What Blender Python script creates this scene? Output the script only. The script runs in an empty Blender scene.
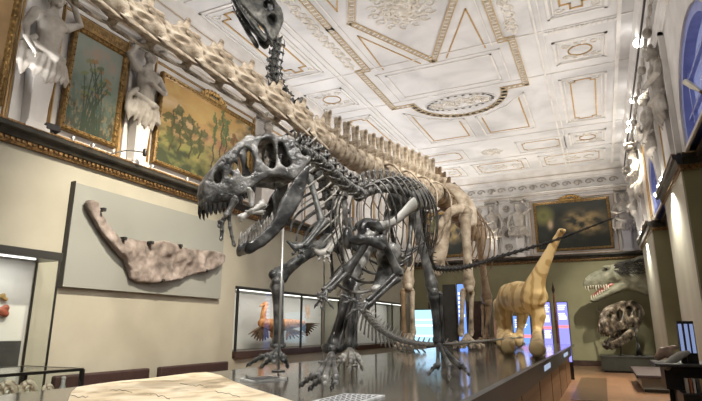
import bpy, bmesh, math, random
from mathutils import Vector as V, Matrix, noise
random.seed(7)
PI = math.pi
S = bpy.context.scene
COL = S.collection
# ------------------------------------------------------------ camera
FPX, CX, CY, EYE = 524.0, 351.0, 200.5, 1.45
PITCH, YAW = math.radians(13.7787), math.radians(25.1233)
cp, sp, cw, sw = math.cos(PITCH), math.sin(PITCH), math.cos(YAW), math.sin(YAW)
cam = bpy.data.cameras.new('camera'); cam.sensor_width = 36; cam.lens = FPX / 702 * 36
cam.clip_start = .05; cam.clip_end = 200
co = bpy.data.objects.new('camera', cam); COL.objects.link(co)
co.location = (0, 0, EYE); co.rotation_euler = (PI / 2 + PITCH, 0, YAW)
S.camera = co

def ray(px, py):
    x = px - CX; y = CY - py
    z = cp * y + sp * FPX; f = cp * FPX - sp * y
    return V((x * cw - f * sw, f * cw + x * sw, z)), f
O = V((0, 0, EYE))
def P(px, py, f):                    # point measured at a given distance ahead
    r, k = ray(px, py); return O + r * (f / k)
def onX(px, py, X):
    r, k = ray(px, py); return O + r * (X / r.x)
def onY(px, py, Y):
    r, k = ray(px, py); return O + r * (Y / r.y)
def onZ(px, py, Z):
    r, k = ray(px, py); return O + r * ((Z - EYE) / r.z)
def onN(px, py, p0, n):
    r, k = ray(px, py); return O + r * ((p0 - O).dot(n) / r.dot(n))
UP = V((0, 0, 1)); RGT = V((cw, sw, 0)); FWD = V((-sw, cw, 0))
PZ = 1.03                            # top of the display platform
CZ = 8.2                             # ceiling
XL, XR, YN, YE = -8.0, 2.05, -4.8, 24.0

# ------------------------------------------------------------ materials
def mat(name, col, rough=.6, metal=0, emit=None, estr=0, spec=.5, trans=0, alpha=1):
    m = bpy.data.materials.new(name); m.use_nodes = True
    b = m.node_tree.nodes['Principled BSDF']
    b.inputs['Base Color'].default_value = (*col, 1); b.inputs['Roughness'].default_value = rough
    b.inputs['Metallic'].default_value = metal
    b.inputs['Specular IOR Level'].default_value = spec
    b.inputs['Transmission Weight'].default_value = trans
    b.inputs['Alpha'].default_value = alpha
    if emit: b.inputs['Emission Color'].default_value = (*emit, 1); b.inputs['Emission Strength'].default_value = estr
    return m
def N(m, t, **kw):
    n = m.node_tree.nodes.new(t)
    for k, v in kw.items(): setattr(n, k, v)
    return n
def L(m, a, b): m.node_tree.links.new(a, b)
def noisy(name, cols, scale=4, detail=6, rough=.6, stretch=(1, 1, 1), bump=0, bscale=20, metal=0, pos=None, rvar=None, coord='Object', distort=0, spec=.5):
    m = mat(name, cols[0], rough, metal, spec=spec)
    b = m.node_tree.nodes['Principled BSDF']
    tc = N(m, 'ShaderNodeTexCoord'); mp = N(m, 'ShaderNodeMapping'); mp.inputs['Scale'].default_value = stretch
    L(m, tc.outputs[coord], mp.inputs['Vector'])
    nz = N(m, 'ShaderNodeTexNoise'); nz.inputs['Scale'].default_value = scale; nz.inputs['Detail'].default_value = detail
    nz.inputs['Distortion'].default_value = distort
    L(m, mp.outputs[0], nz.inputs['Vector'])
    cr = N(m, 'ShaderNodeValToRGB'); el = cr.color_ramp.elements
    n = len(cols); pos = pos or [.3 + .4 * i / (n - 1) for i in range(n)]
    while len(el) < n: el.new(.5)
    for e, p, c in zip(el, pos, cols): e.position = p; e.color = (*c, 1)
    L(m, nz.outputs['Fac'], cr.inputs[0]); L(m, cr.outputs[0], b.inputs['Base Color'])
    if rvar:
        mr = N(m, 'ShaderNodeMapRange'); mr.inputs['To Min'].default_value = rvar[0]; mr.inputs['To Max'].default_value = rvar[1]
        L(m, nz.outputs['Fac'], mr.inputs['Value']); L(m, mr.outputs[0], b.inputs['Roughness'])
    if bump:
        n2 = N(m, 'ShaderNodeTexNoise'); n2.inputs['Scale'].default_value = bscale; n2.inputs['Detail'].default_value = 5
        L(m, tc.outputs[coord], n2.inputs['Vector'])
        bp = N(m, 'ShaderNodeBump'); bp.inputs['Strength'].default_value = bump; bp.inputs['Distance'].default_value = .02
        L(m, n2.outputs['Fac'], bp.inputs['Height']); L(m, bp.outputs[0], b.inputs['Normal'])
    return m
def planks(name, c1, c2, rough=.35):
    m = mat(name, c1, rough); b = m.node_tree.nodes['Principled BSDF']
    tc = N(m, 'ShaderNodeTexCoord')
    br = N(m, 'ShaderNodeTexBrick'); br.offset = .4
    br.inputs['Scale'].default_value = 1; br.inputs['Brick Width'].default_value = 1.6; br.inputs['Row Height'].default_value = .14
    br.inputs['Mortar Size'].default_value = .004
    br.inputs['Color1'].default_value = (*c1, 1); br.inputs['Color2'].default_value = (*c2, 1); br.inputs['Mortar'].default_value = (c1[0] * .3, c1[1] * .3, c1[2] * .3, 1)
    L(m, tc.outputs['Object'], br.inputs['Vector'])
    nz = N(m, 'ShaderNodeTexNoise'); nz.inputs['Scale'].default_value = 3; nz.inputs['Detail'].default_value = 8
    mp = N(m, 'ShaderNodeMapping'); mp.inputs['Scale'].default_value = (1, 14, 1); L(m, tc.outputs['Object'], mp.inputs[0]); L(m, mp.outputs[0], nz.inputs['Vector'])
    mx = N(m, 'ShaderNodeMixRGB', blend_type='MULTIPLY'); mx.inputs[0].default_value = .55
    L(m, br.outputs['Color'], mx.inputs[1]); L(m, nz.outputs['Fac'], mx.inputs[2]); 
    g = N(m, 'ShaderNodeBrightContrast'); g.inputs['Bright'].default_value = .05; L(m, mx.outputs[0], g.inputs[0])
    L(m, g.outputs[0], b.inputs['Base Color'])
    return m
def vcol(name, rough=.6, bump=.0):
    m = mat(name, (1, 1, 1), rough); b = m.node_tree.nodes['Principled BSDF']
    a = N(m, 'ShaderNodeAttribute'); a.attribute_name = 'Col'; L(m, a.outputs['Color'], b.inputs['Base Color'])
    return m
def banded(name, c1, c2, scale, direction='X', distort=3, rough=.5, dscale=1.5):
    m = mat(name, c1, rough); b = m.node_tree.nodes['Principled BSDF']
    tc = N(m, 'ShaderNodeTexCoord'); w = N(m, 'ShaderNodeTexWave', bands_direction=direction)
    w.inputs['Scale'].default_value = scale; w.inputs['Distortion'].default_value = distort; w.inputs['Detail Scale'].default_value = dscale
    L(m, tc.outputs['Object'], w.inputs['Vector'])
    cr = N(m, 'ShaderNodeValToRGB'); e = cr.color_ramp.elements
    e[0].position = .12; e[0].color = (*c2, 1); e[1].position = .42; e[1].color = (*c1, 1)
    L(m, w.outputs['Color'], cr.inputs[0]); L(m, cr.outputs[0], b.inputs['Base Color'])
    return m

M = {}
M['ceil'] = noisy('ceiling_plaster', [(.44, .44, .45), (.58, .578, .588), (.67, .667, .675)], .7, 6, .8, distort=.6)
M['stucco'] = noisy('white_stucco', [(.56, .54, .52), (.70, .69, .68)], 2.2, 5, .7, bump=.1, bscale=14)
M['relief'] = noisy('grey_stucco_relief', [(.26, .235, .20), (.47, .445, .41)], 5, 5, .7)
M['ceilrelief'] = noisy('ceiling_relief', [(.50, .45, .38), (.70, .68, .65)], 6, 5, .7)
M['gold'] = noisy('gilding', [(.10, .055, .016), (.34, .215, .075)], 16, 4, .42, metal=.35)
M['goldline'] = noisy('gilded_line', [(.36, .22, .08), (.50, .33, .14)], 9, 3, .5, metal=.2)
M['goldpat'] = noisy('gilded_pattern', [(.16, .08, .02), (.55, .36, .12)], 22, 2, .45, metal=.3, pos=[.42, .55])
M['bead'] = noisy('moulding_beads', [(.30, .24, .16), (.48, .43, .36)], 8, 3, .6)
M['beadgold'] = noisy('moulding_gold', [(.38, .27, .14), (.52, .42, .28)], 8, 3, .5)
M['wall'] = noisy('olive_wall_paint', [(.215, .205, .115), (.265, .255, .15)], 1.3, 5, .75)
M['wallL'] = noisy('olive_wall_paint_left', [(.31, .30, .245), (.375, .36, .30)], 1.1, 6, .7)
M['ledge'] = noisy('dark_ledge_marble', [(.012, .012, .01), (.05, .045, .035)], 6, 6, .3)
M['ledgegold'] = noisy('ledge_bronze', [(.09, .05, .02), (.30, .18, .07)], 26, 2, .4, metal=.3, pos=[.4, .58])
M['floor'] = planks('oak_floor', (.44, .21, .08), (.29, .13, .05), .3)
M['woodside'] = noisy('platform_wood', [(.16, .085, .04), (.27, .15, .075)], 3, 7, .35, (1, .12, 4))
M['platform'] = noisy('polished_grey_platform', [(.085, .078, .066), (.135, .125, .108)], .8, 5, .1, rvar=(.06, .16))
M['rail'] = noisy('dark_rail', [(.045, .046, .047), (.065, .066, .066)], 5, 4, .35)
M['plaque'] = mat('lit_plaque', (.05, .07, .1), .3, emit=(.5, .62, .85), estr=.3)
M['black'] = mat('black_metal', (.012, .012, .012), .35)
M['dkwood'] = noisy('dark_wood', [(.035, .02, .014), (.07, .04, .03)], 4, 6, .4, (1, .2, 1))
M['leather'] = noisy('dark_red_leather', [(.028, .013, .012), (.046, .023, .02)], 9, 5, .6, bump=.2, bscale=60)
M['allo'] = noisy('dark_grey_bone', [(.014, .014, .014), (.085, .084, .08), (.34, .335, .315)], 7, 8, .3, bump=.35, bscale=28, pos=[.33, .5, .68])
M['alloskull'] = noisy('grey_skull_bone', [(.015, .015, .015), (.10, .098, .094), (.33, .325, .31)], 8, 9, .3, bump=.6, bscale=30, pos=[.33, .48, .66])
M['allodark'] = noisy('black_bone', [(.01, .01, .011), (.05, .05, .05), (.18, .18, .175)], 7, 8, .3, bump=.3, bscale=30, pos=[.35, .5, .68])
M['pale'] = noisy('pale_cast_bone', [(.34, .335, .31), (.55, .54, .51)], 4, 6, .4, bump=.2, bscale=26)
M['tooth'] = noisy('tooth_enamel', [(.12, .11, .1), (.42, .4, .36)], 30, 3, .25)
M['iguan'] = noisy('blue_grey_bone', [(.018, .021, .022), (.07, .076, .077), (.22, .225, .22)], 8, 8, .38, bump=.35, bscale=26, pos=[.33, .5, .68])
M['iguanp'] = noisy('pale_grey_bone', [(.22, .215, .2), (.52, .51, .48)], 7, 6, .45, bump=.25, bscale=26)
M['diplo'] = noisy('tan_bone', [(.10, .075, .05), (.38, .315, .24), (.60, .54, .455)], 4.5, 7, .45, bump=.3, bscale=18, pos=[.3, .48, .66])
M['diplo_shade'] = noisy('shaded_tan_bone', [(.13, .08, .04), (.30, .21, .125)], 4, 7, .45, bump=.3, bscale=18)  # darker copy of the tan bone, shadow on the rear ribs put into its colour
M['steel'] = mat('brushed_steel', (.5, .5, .49), .35, .7)
M['slab'] = noisy('sandstone_slab', [(.33, .25, .14), (.72, .60, .42), (.84, .75, .58)], 3, 10, .6, (1, 1, 1), bump=.3, bscale=12, pos=[.3, .46, .62], distort=1.2)
M['acrylic'] = noisy('label_plate', [(.55, .58, .6), (.85, .87, .88)], 40, 2, .25, (1, 1, 1))
M['panel'] = mat('grey_display_panel', (.235, .245, .228), .6)
M['fossil'] = noisy('brown_fossil_stone', [(.085, .07, .062), (.20, .168, .152), (.30, .26, .245)], 4, 9, .7, bump=.6, bscale=12, pos=[.3, .5, .68])
M['caseback'] = mat('case_white_lining', (.62, .61, .59), .7)
M['caseframe'] = mat('case_black_frame', (.014, .013, .012), .3)
M['lamp'] = mat('lamp_glow', (1, 1, 1), .4, emit=(1, .96, .88), estr=20)
M['lampsoft'] = mat('strip_light', (1, 1, 1), .4, emit=(1, .97, .9), estr=1.6)
M['dead'] = mat('lamp_housing', (.02, .02, .022), .4)
def glassmat():
    m = bpy.data.materials.new('case_glass'); m.use_nodes = True; nt = m.node_tree; nt.nodes.clear()
    out = nt.nodes.new('ShaderNodeOutputMaterial'); t = nt.nodes.new('ShaderNodeBsdfTransparent'); g = nt.nodes.new('ShaderNodeBsdfGlossy'); mx = nt.nodes.new('ShaderNodeMixShader')
    fr = nt.nodes.new('ShaderNodeFresnel'); ge = nt.nodes.new('ShaderNodeNewGeometry'); mr = nt.nodes.new('ShaderNodeMapRange'); mr.inputs['To Min'].default_value = 1.4; mr.inputs['To Max'].default_value = 1 / 1.4
    nt.links.new(ge.outputs['Backfacing'], mr.inputs['Value']); nt.links.new(mr.outputs[0], fr.inputs[0])
    g.inputs['Roughness'].default_value = .02; t.inputs[0].default_value = (.95, .97, .96, 1)
    nt.links.new(fr.outputs[0], mx.inputs[0]); nt.links.new(t.outputs[0], mx.inputs[1]); nt.links.new(g.outputs[0], mx.inputs[2]); nt.links.new(mx.outputs[0], out.inputs[0])
    return m
M['glass'] = glassmat()

# ------------------------------------------------------------ mesh builder
class MB:
    def __init__(s): s.v = []; s.f = []
    def add(s, vs, fs):
        k = len(s.v); s.v += [V(x) for x in vs]; s.f += [tuple(i + k for i in f) for f in fs]; return s
    def box(s, a, b):
        (x0, y0, z0), (x1, y1, z1) = a, b
        x0, x1 = min(x0, x1), max(x0, x1); y0, y1 = min(y0, y1), max(y0, y1); z0, z1 = min(z0, z1), max(z0, z1)
        return s.add([(x0, y0, z0), (x1, y0, z0), (x1, y1, z0), (x0, y1, z0), (x0, y0, z1), (x1, y0, z1), (x1, y1, z1), (x0, y1, z1)],
              [(3, 2, 1, 0), (4, 5, 6, 7), (0, 1, 5, 4), (1, 2, 6, 5), (2, 3, 7, 6), (3, 0, 4, 7)])
    def obox(s, c, ax, ay, az):      # oriented box: centre and three half-vectors
        c, ax, ay, az = V(c), V(ax), V(ay), V(az)
        vs = [c + ax * i + ay * j + az * k for k in (-1, 1) for i, j in ((-1, -1), (1, -1), (1, 1), (-1, 1))]
        return s.add(vs, [(3, 2, 1, 0), (4, 5, 6, 7), (0, 1, 5, 4), (1, 2, 6, 5), (2, 3, 7, 6), (3, 0, 4, 7)])
    def tube(s, pts, rad, seg=8, flat=1.0, ref=None, round_caps=True):
        pts = [V(p) for p in pts]; n = len(pts)
        if not hasattr(rad, '__len__'): rad = [rad] * n
        flat = flat if hasattr(flat, '__len__') else [flat] * n
        ref = V(ref) if ref is not None else None
        rings = []; prev = None
        T = []
        for i in range(n):
            t = pts[min(i + 1, n - 1)] - pts[max(i - 1, 0)]
            T.append(t.normalized() if t.length > 1e-9 else V((0, 0, 1)))
        for i in range(n):
            t = T[i]
            r0 = ref if ref is not None else prev
            if r0 is None: r0 = V((0, 0, 1)) if abs(t.z) < .9 else V((1, 0, 0))
            a = r0 - t * r0.dot(t)
            if a.length < 1e-6: a = t.orthogonal()
            a.normalize(); b = t.cross(a); prev = a
            rings.append((pts[i], a, b, rad[i], flat[i]))
        if round_caps:
            def cap(r, t, sgn):
                p, a, b, R, fl = r
                return [(p + t * sgn * R * fl ** .5 * .75 * math.sin(q), a, b, R * math.cos(q), fl) for q in (1.1, .6)]
            c0 = cap(rings[0], T[0], -1); c1 = cap(rings[-1], T[-1], 1)
            rings = c0 + rings + c1[::-1]
        vs = []; fs = []
        for p, a, b, R, fl in rings:
            for k in range(seg):
                q = 2 * PI * k / seg
                vs.append(p + a * R * math.cos(q) + b * R * fl * math.sin(q))
        m = len(rings)
        for i in range(m - 1):
            for k in range(seg):
                k2 = (k + 1) % seg
                fs.append((i * seg + k, i * seg + k2, (i + 1) * seg + k2, (i + 1) * seg + k))
        fs.append(tuple(range(seg))[::-1]); fs.append(tuple((m - 1) * seg + k for k in range(seg)))
        return s.add(vs, fs)
    def ball(s, c, r, seg=10, rings=7, axes=None):
        c = V(c); r = r if hasattr(r, '__len__') else (r, r, r)
        A = axes or (V((1, 0, 0)), V((0, 1, 0)), V((0, 0, 1)))
        vs = []; fs = []
        def pt(x, y, z): return c + A[0] * x * r[0] + A[1] * y * r[1] + A[2] * z * r[2]
        vs.append(pt(0, 0, -1))
        for i in range(1, rings):
            q = -PI / 2 + PI * i / rings
            for k in range(seg):
                w = 2 * PI * k / seg; vs.append(pt(math.cos(q) * math.cos(w), math.cos(q) * math.sin(w), math.sin(q)))
        vs.append(pt(0, 0, 1)); top = len(vs) - 1
        for k in range(seg): fs.append((0, 1 + (k + 1) % seg, 1 + k))
        for i in range(rings - 2):
            for k in range(seg):
                a = 1 + i * seg + k; b = 1 + i * seg + (k + 1) % seg; fs.append((a, b, b + seg, a + seg))
        o = 1 + (rings - 2) * seg
        for k in range(seg): fs.append((o + k, o + (k + 1) % seg, top))
        return s.add(vs, fs)
    def prism(s, poly, d):           # polygon of 3-D points pushed along d
        n = len(poly); poly = [V(p) for p in poly]; d = V(d)
        return s.add(poly + [p + d for p in poly], [tuple(range(n))[::-1], tuple(range(n, 2 * n))] + [(i, (i + 1) % n, n + (i + 1) % n, n + i) for i in range(n)])
    def loft(s, rings, close=True, caps=True):
        n = len(rings[0]); vs = [V(p) for r in rings for p in r]; fs = []
        for i in range(len(rings) - 1):
            for k in range(n if close else n - 1):
                k2 = (k + 1) % n; fs.append((i * n + k, i * n + k2, (i + 1) * n + k2, (i + 1) * n + k))
        if caps: fs.append(tuple(range(n))[::-1]); fs.append(tuple((len(rings) - 1) * n + k for k in range(n)))
        return s.add(vs, fs)
    def mesh(s, name='m', smooth=True, fix=True):
        me = bpy.data.meshes.new(name); me.from_pydata([tuple(x) for x in s.v], [], s.f); me.validate()
        if fix:
            bm = bmesh.new(); bm.from_mesh(me); bmesh.ops.recalc_face_normals(bm, faces=bm.faces); bm.to_mesh(me); bm.free()
        if smooth:
            me.polygons.foreach_set('use_smooth', [True] * len(me.polygons))
        me.update(); return me

def remesh(me, voxel, smooth=2, factor=.5):
    o = bpy.data.objects.new('t', me); COL.objects.link(o)
    r = o.modifiers.new('r', 'REMESH'); r.mode = 'VOXEL'; r.voxel_size = voxel; r.use_smooth_shade = True
    if smooth: q = o.modifiers.new('s', 'SMOOTH'); q.iterations = smooth; q.factor = factor
    dg = bpy.context.evaluated_depsgraph_get(); dg.update()
    out = bpy.data.meshes.new_from_object(o.evaluated_get(dg), depsgraph=dg)
    bpy.data.objects.remove(o)
    out.polygons.foreach_set('use_smooth', [True] * len(out.polygons))
    return out

# ------------------------------------------------------------ object making
WM = {}
def place(o, W, parent=None):
    WM[o] = W.copy()
    if parent is not None:
        o.parent = parent; o.matrix_parent_inverse = WM[parent].inverted()
    o.matrix_basis = W
def tag(o, label=None, cat=None, group=None, kind=None):
    if label: o['label'] = label
    if cat: o['category'] = cat
    if group: o['group'] = group
    if kind: o['kind'] = kind
    return o
def thing(name, label, cat, loc, group=None):
    o = bpy.data.objects.new(name, None); o.empty_display_size = .1; COL.objects.link(o)
    place(o, Matrix.Translation(V(loc))); return tag(o, label, cat, group)
def obj(name, mb, m, parent=None, smooth=True, label=None, W=None, bevel=0, vox=0, sm=2, angle=None):
    me = mb.mesh(name, smooth) if isinstance(mb, MB) else mb
    if vox: me = remesh(me, vox, sm)
    if W is None:
        n = len(me.vertices)
        if n:
            lo = V([min(v.co[i] for v in me.vertices) for i in range(3)]); hi = V([max(v.co[i] for v in me.vertices) for i in range(3)])
            c = V(((lo.x + hi.x) / 2, (lo.y + hi.y) / 2, lo.z)); me.transform(Matrix.Translation(-c)); W = Matrix.Translation(c)
        else: W = Matrix()
    me.name = name
    o = bpy.data.objects.new(name, me); COL.objects.link(o)
    if not me.materials: me.materials.append(M[m] if isinstance(m, str) else m)
    place(o, W, parent)
    if bevel:
        b = o.modifiers.new('b', 'BEVEL'); b.width = bevel; b.segments = 2; b.limit_method = 'ANGLE'
    if label: o['label'] = label
    return o
def struct(name, mb, m, smooth=False, parent=None, **kw):
    o = obj(name, mb, m, parent, smooth, **kw)
    if parent is None: o['kind'] = 'structure'
    return o
def inst(name, me, W, parent, m=None, label=None):
    o = bpy.data.objects.new(name, me); COL.objects.link(o); place(o, W, parent)
    if label: o['label'] = label
    return o
def lerp(a, b, t): return a + (b - a) * t
def spline(pts, n):                  # Catmull-Rom, n samples
    pts = [V(p) for p in pts]; m = len(pts) - 1; out = []
    for k in range(n):
        t = k / (n - 1) * m; i = min(int(t), m - 1); u = t - i
        p0 = pts[max(i - 1, 0)]; p1 = pts[i]; p2 = pts[i + 1]; p3 = pts[min(i + 2, m)]
        if i == 0: p0 = p1 * 2 - p2
        if i == m - 1: p3 = p2 * 2 - p1
        out.append(.5 * ((2 * p1) + (p2 - p0) * u + (2 * p0 - 5 * p1 + 4 * p2 - p3) * u * u + (3 * p1 - p0 - 3 * p2 + p3) * u ** 3))
    return out
def frame_from(x, up):
    x = V(x).normalized(); y = V(up).cross(x)
    if y.length < 1e-4: y = x.orthogonal()
    y.normalize(); z = x.cross(y); return x, y, z
def spot(name, loc, target, power, size=60, col=(1, .93, .82), blend=.6, radius=.08):
    l = bpy.data.lights.new(name, 'SPOT'); l.energy = power; l.spot_size = math.radians(size); l.spot_blend = blend; l.color = col; l.shadow_soft_size = radius
    o = bpy.data.objects.new(name, l); COL.objects.link(o); o.location = loc
    o.rotation_euler = (V(target) - V(loc)).to_track_quat('-Z', 'Y').to_euler(); return o
def area(name, loc, target, power, sx, sy, col=(1, 1, 1), spread=None):
    l = bpy.data.lights.new(name, 'AREA'); l.shape = 'RECTANGLE'; l.size = sx; l.size_y = sy; l.energy = power; l.color = col
    if spread: l.spread = math.radians(spread)
    o = bpy.data.objects.new(name, l); COL.objects.link(o); o.location = loc
    o.rotation_euler = (V(target) - V(loc)).to_track_quat('-Z', 'Y').to_euler(); return o
def fill2d(outline, holes, t, bev=0):           # filled outline with holes, thickness t, in local x,y with z as thickness
    cu = bpy.data.curves.new('c', 'CURVE'); cu.dimensions = '2D'; cu.fill_mode = 'BOTH'; cu.extrude = t / 2
    for poly in [outline] + holes:
        s = cu.splines.new('POLY'); s.points.add(len(poly) - 1)
        for p, q in zip(s.points, poly): p.co = (q[0], q[1], 0, 1)
        s.use_cyclic_u = True
    o = bpy.data.objects.new('c', cu); COL.objects.link(o)
    dg = bpy.context.evaluated_depsgraph_get(); dg.update()
    me = bpy.data.meshes.new_from_object(o.evaluated_get(dg), depsgraph=dg); bpy.data.objects.remove(o)
    me.materials.clear()
    return me
def mesh_mb(me):
    mb = MB(); mb.v = [v.co.copy() for v in me.vertices]; mb.f = [tuple(p.vertices) for p in me.polygons]; return mb
# ------------------------------------------------------------ room shell
struct('floor', MB().box((XL - .3, YN - .3, -.2), (XR + .3, YE + .3, 0)), 'floor')
struct('ceiling', MB().box((XL - .3, YN - .3, CZ), (XR + .3, YE + .3, CZ + .2)), 'ceil')
LZ = 4.5
def wall_pair(name_low, a, b, lowm='wall'):
    pass
RC = [(10.45, 16.6, .76, 2.47), (17.4, 22.9, .72, 2.55)]            # wall recesses that hold the built-in showcases
mb = MB(); yy = YN - .3
for a, b, z0, z1 in RC:
    mb.box((XL - .3, yy, 0), (XL, a, LZ)).box((XL - 1.1, a, 0), (XL, b, z0)).box((XL - 1.1, a, z1), (XL, b, LZ)).box((XL - 1.1, a - .1, 0), (XL - .95, b + .1, LZ)).box((XL - 1.1, a - .1, 0), (XL - .2, a, LZ)).box((XL - 1.1, b, 0), (XL - .2, b + .1, LZ)); yy = b
mb.box((XL - .3, yy, 0), (XL, YE + .3, LZ))
struct('wall_left', mb, 'wallL')
struct('wall_left_upper', MB().box((XL - .3, YN - .3, LZ), (XL, YE + .3, CZ)), 'stucco')
struct('wall_far', MB().box((XL, YE, 0), (XR + .3, YE + .3, LZ)), 'wall')
struct('wall_far_upper', MB().box((XL, YE, LZ), (XR + .3, YE + .3, CZ)), 'stucco')
struct('wall_near', MB().box((XL, YN - .3, 0), (XR + .3, YN, LZ)), 'wall')
struct('wall_near_upper', MB().box((XL, YN - .3, LZ), (XR + .3, YN, CZ)), 'stucco')
mb = MB().box((XR, YN, 0), (XR + .3, YE, LZ))
PIERS = [(-3.4, .6), (3.6, 7.0), (10.7, 13.6), (17.3, 21.4)]
for a, b in PIERS: mb.box((1.57, a, 0), (XR + .05, b, LZ))
struct('wall_right', mb, 'wall')
UXR = 1.62
WINS = [(-4.9 + 3.0, 1.45), (8.8, 1.65), (15.9, 1.15), (22.75, .85)]
def arch(cy, hw, z0, z1, n=18):
    r = hw * .82; zc = z1 - r
    return [(cy - hw, z0), (cy + hw, z0)] + [(cy + hw * math.cos(PI * i / n), zc + r * math.sin(PI * i / n)) for i in range(n + 1)]
me = fill2d([(YN, LZ), (YE, LZ), (YE, CZ), (YN, CZ)], [arch(c, h, LZ + .06, 6.15) for c, h in WINS], .42)
me.transform(Matrix(((0, 0, 1, UXR + .21), (1, 0, 0, 0), (0, 1, 0, 0), (0, 0, 0, 1))))
struct('wall_right_upper', me, 'stucco')
M['winframe'] = noisy('blue_lit_window_frame', [(.20, .25, .58), (.30, .36, .72)], 4, 4, .5)  # white frames, with the blue dusk light put into their colour
M['pane'] = noisy('dusk_window_pane', [(.10, .11, .20), (.17, .17, .27)], 1.2, 4, .15)
pb = M['pane'].node_tree.nodes['Principled BSDF']; pb.inputs['Emission Color'].default_value = (.26, .29, .46, 1); pb.inputs['Emission Strength'].default_value = .28
for i, (c, h) in enumerate(WINS):
    me = fill2d(arch(c, h + .02, LZ, 6.17), [arch(c, h - .17, LZ + .15, 6.0)], .16)
    me.transform(Matrix(((0, 0, 1, UXR + .12), (1, 0, 0, 0), (0, 1, 0, 0), (0, 0, 0, 1))))
    w = struct('window_%d' % (i + 1), me, 'winframe')
    mb = MB()
    for k in (-.33, .33): mb.box((UXR + .1, c + k * h * 1.9 - .03, LZ + .06), (UXR + .16, c + k * h * 1.9 + .03, 5.9))
    for z in (5.0, 5.55): mb.box((UXR + .1, c - h, z - .025), (UXR + .16, c + h, z + .025))
    obj('glazing_bar', mb, 'winframe', w, False)
    obj('pane', MB().box((UXR + .2, c - h - .05, LZ), (UXR + .23, c + h + .05, 6.25)), 'pane', w, False)
M['cream'] = noisy('cream_lit_pier_front', [(.50, .48, .39), (.60, .58, .48)], 1.6, 5, .6, (1, 1, .25))  # pier fronts paled: the warm light falling on them is put into the colour
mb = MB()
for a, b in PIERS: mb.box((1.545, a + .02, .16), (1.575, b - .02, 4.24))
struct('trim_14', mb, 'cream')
# baseboards
mb = MB().box((XL, YN, 0), (XL + .04, YE, .16)); struct('baseboard_left', mb, 'dkwood')
struct('baseboard_far', MB().box((XL, YE - .05, 0), (XR, YE, .22)), 'dkwood')
mb = MB()
for a, b in PIERS: mb.box((1.54, a - .03, 0), (1.6, b + .03, .16))
struct('baseboard_right', mb, 'dkwood')
# dark ledge with bronze beading
def ledge_profile(along, out, base, z0=4.27, wide=.26):
    pass
mbd, mbg = MB(), MB()
def ledge_run(p, q, outv, dep=.26):             # p,q on the wall at height 0, outv points into the room
    p, q, o = V(p), V(q), V(outv)
    for mb_, zs in ((mbd, ((4.27, .05), (4.33, .16), (4.36, .19), (4.47, .26))), ):
        prof = [(0, 4.31), (dep * .55, 4.31), (dep * .7, 4.40), (dep, 4.42), (dep, 4.49), (0, 4.49)]
        mb_.loft([[p + o * a + UP * z for a, z in prof], [q + o * a + UP * z for a, z in prof]])
    prof = [(0, 4.22), (dep * .28, 4.22), (dep * .42, 4.31), (0, 4.31)]
    mbg.loft([[p + o * a + UP * z for a, z in prof], [q + o * a + UP * z for a, z in prof]])
    prof = [(dep - .05, 4.49), (dep + .012, 4.49), (dep + .012, 4.515), (dep - .05, 4.515)]
    mbg.loft([[p + o * a + UP * z for a, z in prof], [q + o * a + UP * z for a, z in prof]])
    n = int((q - p).length / .09)
    for i in range(n):
        c = p.lerp(q, (i + .5) / n) + o * (dep * .40) + UP * 4.285
        mbg.obox(c, o * .018, (q - p).normalized() * .026, UP * .022)
ledge_run((XL, YN, 0), (XL, YE, 0), (1, 0, 0))
ledge_run((XL, YE, 0), (XR, YE, 0), (0, -1, 0))
prev = YN
for a, b in PIERS + [(YE, YE)]:
    ledge_run((XR, prev, 0), (XR, a, 0), (-1, 0, 0))
    if a < YE:
        ledge_run((XR, a, 0), (1.57, a, 0), (0, -1, 0), .14)
        ledge_run((1.57, a - .12, 0), (1.57, b + .12, 0), (-1, 0, 0), .15)
        ledge_run((XR, b, 0), (1.57, b, 0), (0, 1, 0), .14)
    prev = b
# shelf closing the step between pier and upper wall
struct('trim_1', mbd, 'ledge'); struct('trim_2', mbg, 'ledgegold')
# cornice + frieze between walls and ceiling
prof = [(0, 7.02), (.05, 7.02), (.05, 7.10), (.12, 7.13), (.12, 7.19), (.16, 7.22), (.16, 7.30), (.22, 7.33), (.10, 7.40), (.14, 7.74), (.24, 7.80), (.24, 7.84), (.42, 7.93), (.42, 7.99), (.52, 8.06), (.62, CZ + .02), (0, CZ + .02)]
mb = MB()
def cornice(p, q, o, k=1):
    p, q, o = V(p), V(q), V(o); mb.loft([[p + o * a * k + UP * z for a, z in prof], [q + o * a * k + UP * z for a, z in prof]])
cornice((XL, YN, 0), (XL, YE, 0), (1, 0, 0)); cornice((XL, YE, 0), (UXR, YE, 0), (0, -1, 0)); cornice((UXR, YN, 0), (UXR, YE, 0), (-1, 0, 0), .55)
struct('trim_3', mb, 'stucco')
mb = MB()                                           # scroll relief in the frieze
def scrolls(p, q, o, z=7.58, step=.46):
    p, q, o = V(p), V(q), V(o); d = (q - p).normalized(); n = int((q - p).length / step)
    for i in range(n):
        c = p + d * (i + .5) * step + o * .15 + UP * z; s = 1 if i % 2 else -1
        if i % 4 == 0: mb.ball(c, (.10, .10, .12), 8, 6)
        pts = [c + d * (.19 * (1 - .75 * t) * math.cos(t * 7 * s)) + UP * (.12 * (1 - .7 * t) * math.sin(t * 7)) for t in [k / 9 for k in range(10)]]
        mb.tube(pts, [.035 - .015 * k / 9 for k in range(10)], 5)
scrolls((XL, 2, 0), (XL, YE, 0), (1, 0, 0)); scrolls((XL, YE, 0), (UXR, YE, 0), (0, -1, 0)); scrolls((UXR, 6, 0), (UXR, YE, 0), (-1, 0, 0))
struct('trim_4', mb, 'relief', smooth=True)
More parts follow.
